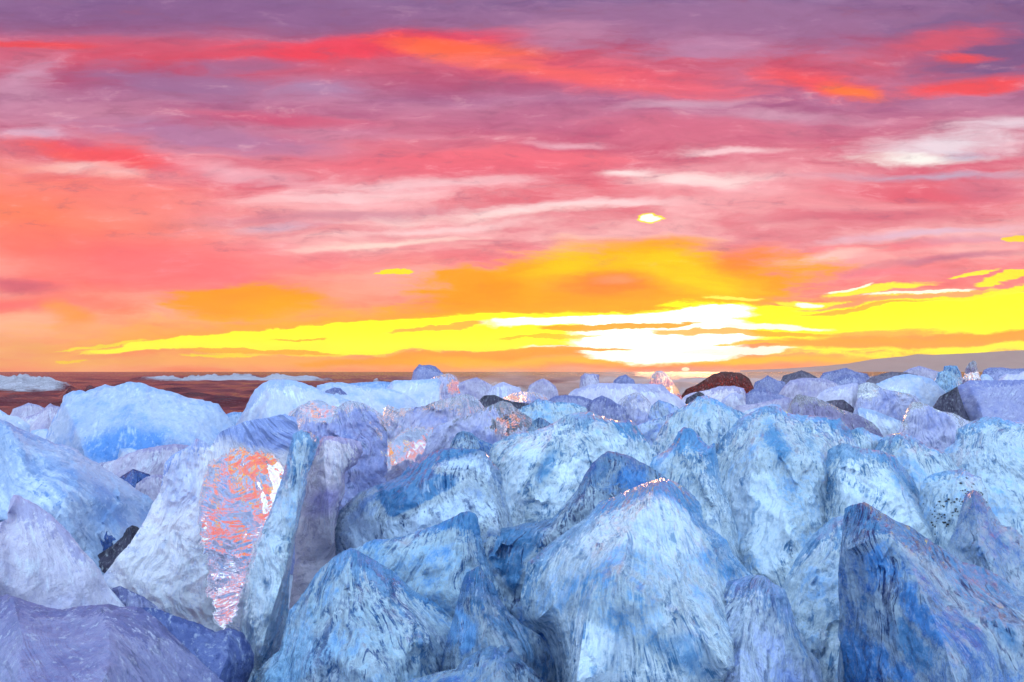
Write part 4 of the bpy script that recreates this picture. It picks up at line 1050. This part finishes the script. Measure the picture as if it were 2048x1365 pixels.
# right side, behind
C('ice_block', 'large lavender ice block with a flat top at the right edge', 'lavblue', 4.1, .25, .7,
  [(1912, 800), (1917, 772), (1939, 761), (1987, 761), (2048, 760), (2140, 758), (2200, 800)], grp=FAR)
C('ice_block', 'dark pointed ice block leaning on the flat topped lavender one', 'rock', 3.95, .1, .25,
  [(1865, 815), (1880, 793), (1900, 782), (1914, 773), (1921, 793), (1931, 822), (1940, 840)], grp=FAR)
C('ice_block', 'dark upright ice fin with an orange glow, above the flat topped block', 'glowdark', 4.7, .08, .5,
  [(1922, 785), (1926, 759), (1931, 737), (1939, 726), (1946, 721), (1952, 724), (1956, 741), (1961, 757), (1970, 785)], wedge=.05, window=[(1932, 748), (1956, 743), (1962, 760), (1928, 764)], grp=FAR)
C('ice_block', 'clear blue ice block left of the dark upright fin', 'clearblue', 5.2, .15, .4,
  [(1855, 790), (1870, 759), (1875, 746), (1887, 741), (1888, 733), (1900, 731), (1914, 732), (1922, 746), (1925, 763), (1935, 790)], grp=FAR)
C('ice_block', 'broad white ice mound left of the clear blue block', 'white', 5.0, .3, .7,
  [(1735, 795), (1751, 769), (1768, 761), (1792, 752), (1817, 748), (1841, 752), (1865, 759), (1878, 772), (1890, 783), (1905, 810)], grp=FAR)
C('ice_block', 'lavender ice pyramid with a gilded peak, right of centre', 'glowlav', 4.2, .08, .75,
  [(1705, 830), (1714, 800), (1716, 771), (1724, 767), (1738, 765), (1751, 768), (1765, 778), (1792, 783), (1821, 788), (1834, 795), (1850, 830)], wedge=.05, window=[(1716, 770), (1750, 770), (1768, 790), (1735, 800), (1716, 792)], grp=FAR)
C('ice_slab', 'smooth white tilted ice slab below the gilded pyramid', 'white', 3.85, .1, .2,
  [(1705, 850), (1712, 829), (1716, 815), (1743, 820), (1768, 829), (1802, 843), (1815, 870)], grp=FAR)
C('ice_block', 'pale lavender ice block left of the gilded pyramid', 'lavwhite', 4.9, .2, .5,
  [(1625, 805), (1641, 785), (1658, 776), (1682, 771), (1704, 767), (1718, 767), (1724, 800)], grp=FAR)
C('ice_block', 'rounded lavender ice block farther back, right of the dark red one', 'lav', 5.7, .2, .5,
  [(1550, 800), (1565, 777), (1580, 761), (1609, 756), (1646, 757), (1665, 763), (1680, 773), (1695, 800)], grp=FAR)
C('ice_block', 'low grey ice block behind the rounded lavender one', 'slate', 6.6, .2, .5,
  [(1650, 785), (1665, 761), (1685, 751), (1699, 748), (1719, 752), (1731, 761), (1745, 785)], grp=FAR)
C('ice_block', 'long dark ice ridge far back behind the white mound', 'rockgrey', 8.0, .3, .6,
  [(1720, 780), (1734, 761), (1743, 755), (1763, 748), (1782, 744), (1812, 745), (1835, 750), (1850, 775)], grp=FAR)
C('ice_slab', 'brownish lavender ice slab with orange sparks at its lower end', 'slateglow', 3.6, .08, .75,
  [(1565, 850), (1580, 808), (1592, 791), (1597, 789), (1629, 795), (1658, 807), (1685, 820), (1714, 829), (1743, 844), (1758, 858), (1775, 890)], window=[(1722, 840), (1755, 848), (1760, 872), (1732, 864)], facet=.2, wedge=.05, grp=FAR)
C('ice_block', 'thin dark ice wedge under the pale lavender block', 'rockgrey', 4.3, .08, .3,
  [(1635, 825), (1653, 803), (1670, 800), (1687, 800), (1702, 811), (1718, 830)], grp=FAR)
C('ice_block', 'white ice hummock far back at the right edge', 'lavwhite', 7.0, .3, .6,
  [(1985, 785), (1997, 759), (2012, 748), (2036, 749), (2048, 742), (2100, 735), (2150, 780)], grp=FAR)
C('ice_block', 'grey purple ice ridge on the skyline at the right edge', 'slate', 9.0, .3, .8,
  [(1955, 765), (1968, 740), (1978, 736), (2000, 735), (2026, 738), (2048, 737), (2110, 735), (2160, 765)], grp=FAR)
C('ice_block', 'low white ice lump right of the dark upright fin', 'white', 6.0, .1, .3,
  [(1955, 775), (1962, 750), (1972, 748), (1984, 755), (1996, 775)], grp=FAR)

for x, y, wd, hg, dd, mt, lb in (
        (1085, 766, 26, 9, 8.5, 'lav', 'small lavender ice chip in the pink surf, centre'),
        (1248, 757, 20, 8, 9.0, 'slate', 'tiny grey ice chip behind the long flat slab'),
        (1540, 762, 30, 11, 8.0, 'slate', 'small dusky ice chip just right of the dark red block'),
        (1600, 750, 34, 9, 10.0, 'rockgrey', 'low dark ice chip on the skyline behind the rounded lavender block'),
        (1690, 744, 44, 8, 11.0, 'slate', 'long low grey ice strip on the skyline, right of centre'),
        (1840, 742, 40, 10, 10.5, 'lav', 'lavender ice chip on the skyline behind the white mound'),
        (1010, 772, 30, 8, 8.0, 'lavwhite', 'pale ice chip at the edge of the surf, centre'),
        (950, 764, 34, 9, 8.8, 'lav', 'lavender ice chip in the surf right of the glowing lavender block'),
        (60, 815, 34, 9, 7.5, 'lav', 'low lavender ice chip near the waterline at far left'),
        (1395, 792, 22, 9, 4.9, 'rock', 'dark ice chip in the notch right of the pink fin'),
        (1620, 775, 40, 12, 5.9, 'lavwhite', 'pale ice hump before the low grey block')):
    rg_ = random.Random(int(x))
    C('ice_block', lb, mt, dd, .08, .35, [(x - wd * 1.2, y + hg * 2), (x - wd, y + hg * rg_.uniform(.2, .7)), (x - wd * .5, y - hg * rg_.uniform(.1, .5)), (x + wd * rg_.uniform(-.2, .2), y - hg),
      (x + wd * .5, y - hg * rg_.uniform(0, .6)), (x + wd, y + hg * rg_.uniform(.2, .8)), (x + wd * 1.2, y + hg * 2)], grp=FAR)

# black grit frozen into the speckled block
bm_v, bm_f = [], []
rg = random.Random(3)
dep = bpy.context.evaluated_depsgraph_get()
dep.update()
for i in range(95):
    u = rg.random()
    px = 1862 + 95 * u + rg.gauss(0, 16)
    py = 1040 - 55 * u + rg.gauss(0, 16)
    o3 = Vector((0, 0, CAMH))
    r_ = ray(px, py)
    loc = c18.location
    hit, hp, hn, _ = c18.ray_cast(o3 - loc, r_.normalized())
    if not hit:
        continue
    sz = rg.uniform(.0018, .0046)
    k0 = len(bm_v)
    ax = Vector((rg.uniform(.7, 1.6), rg.uniform(.7, 1.4), rg.uniform(.6, 1.0)))
    for q in ((1, 0, 0), (-1, 0, 0), (0, 1, 0), (0, -1, 0), (0, 0, 1), (0, 0, -1)):
        bm_v.append((hp + Vector((q[0] * ax.x, q[1] * ax.y, q[2] * ax.z)) * sz)[:])
    for q in ((0, 2, 4), (2, 1, 4), (1, 3, 4), (3, 0, 4), (2, 0, 5), (1, 2, 5), (3, 1, 5), (0, 3, 5)):
        bm_f.append([k0 + v for v in q])
gm = bpy.data.meshes.new('embedded_grit')
gm.from_pydata(bm_v, [], bm_f)
link('embedded_grit', gm, m_grit, 'stuff', parent=c18)

# ------------------------------------------------------------------ sea air: one closed box of thin haze round everything
def haze_box(name, lo, hi, dens, col, aniso):
    m = bpy.data.materials.new(name)
    m.use_nodes = True
    t = NT(m.node_tree)
    v = t.n('ShaderNodeVolumePrincipled', ins={'Color': (*col, 1), 'Density': dens, 'Anisotropy': aniso})
    t.n('ShaderNodeOutputMaterial', ins={1: v.outputs[0]})
    vs = [(x, y, z) for x in (lo[0], hi[0]) for y in (lo[1], hi[1]) for z in (lo[2], hi[2])]
    me = bpy.data.meshes.new(name)
    me.from_pydata(vs, [], [(0, 1, 3, 2), (4, 6, 7, 5), (0, 4, 5, 1), (2, 3, 7, 6), (0, 2, 6, 4), (1, 5, 7, 3)])
    return link(name, me, m, 'stuff')


haze_box('haze', (-26000, -60, -45), (26000, 17500, 680), .00002, (1.0, .76, .5), .6)

# spray hanging over the surf: a soft-edged local cloud
m_spray, t = material('surf_spray')
oc = t.n('ShaderNodeTexCoord').outputs['Object']
ln_ = t.vmath('LENGTH', t.vmath('MULTIPLY', oc, (1 / 11.0, 1 / 10.0, 1 / 1.0)))
nz = t.noise(t.vmath('MULTIPLY', oc, (.35, .22, 1.6)), 1.0, 4, .6)
dn = t.math('MULTIPLY', t.mapr(ln_, 1.0, .25), t.mapr(nz, .42, .68, 0.0, .4))
v = t.n('ShaderNodeVolumePrincipled', ins={'Color': (1, .93, .92, 1), 'Density': dn, 'Anisotropy': .55})
t.n('ShaderNodeOutputMaterial', ins={1: v.outputs[0]})
vs = [(x, y, z) for x in (-11, 11) for y in (-10, 10) for z in (-1, 1)]
me = bpy.data.meshes.new('sea_spray')
me.from_pydata(vs, [], [(0, 1, 3, 2), (4, 6, 7, 5), (0, 4, 5, 1), (2, 3, 7, 6), (0, 2, 6, 4), (1, 5, 7, 3)])
link('sea_spray', me, m_spray, 'stuff', loc=(4.5, 24, .15))
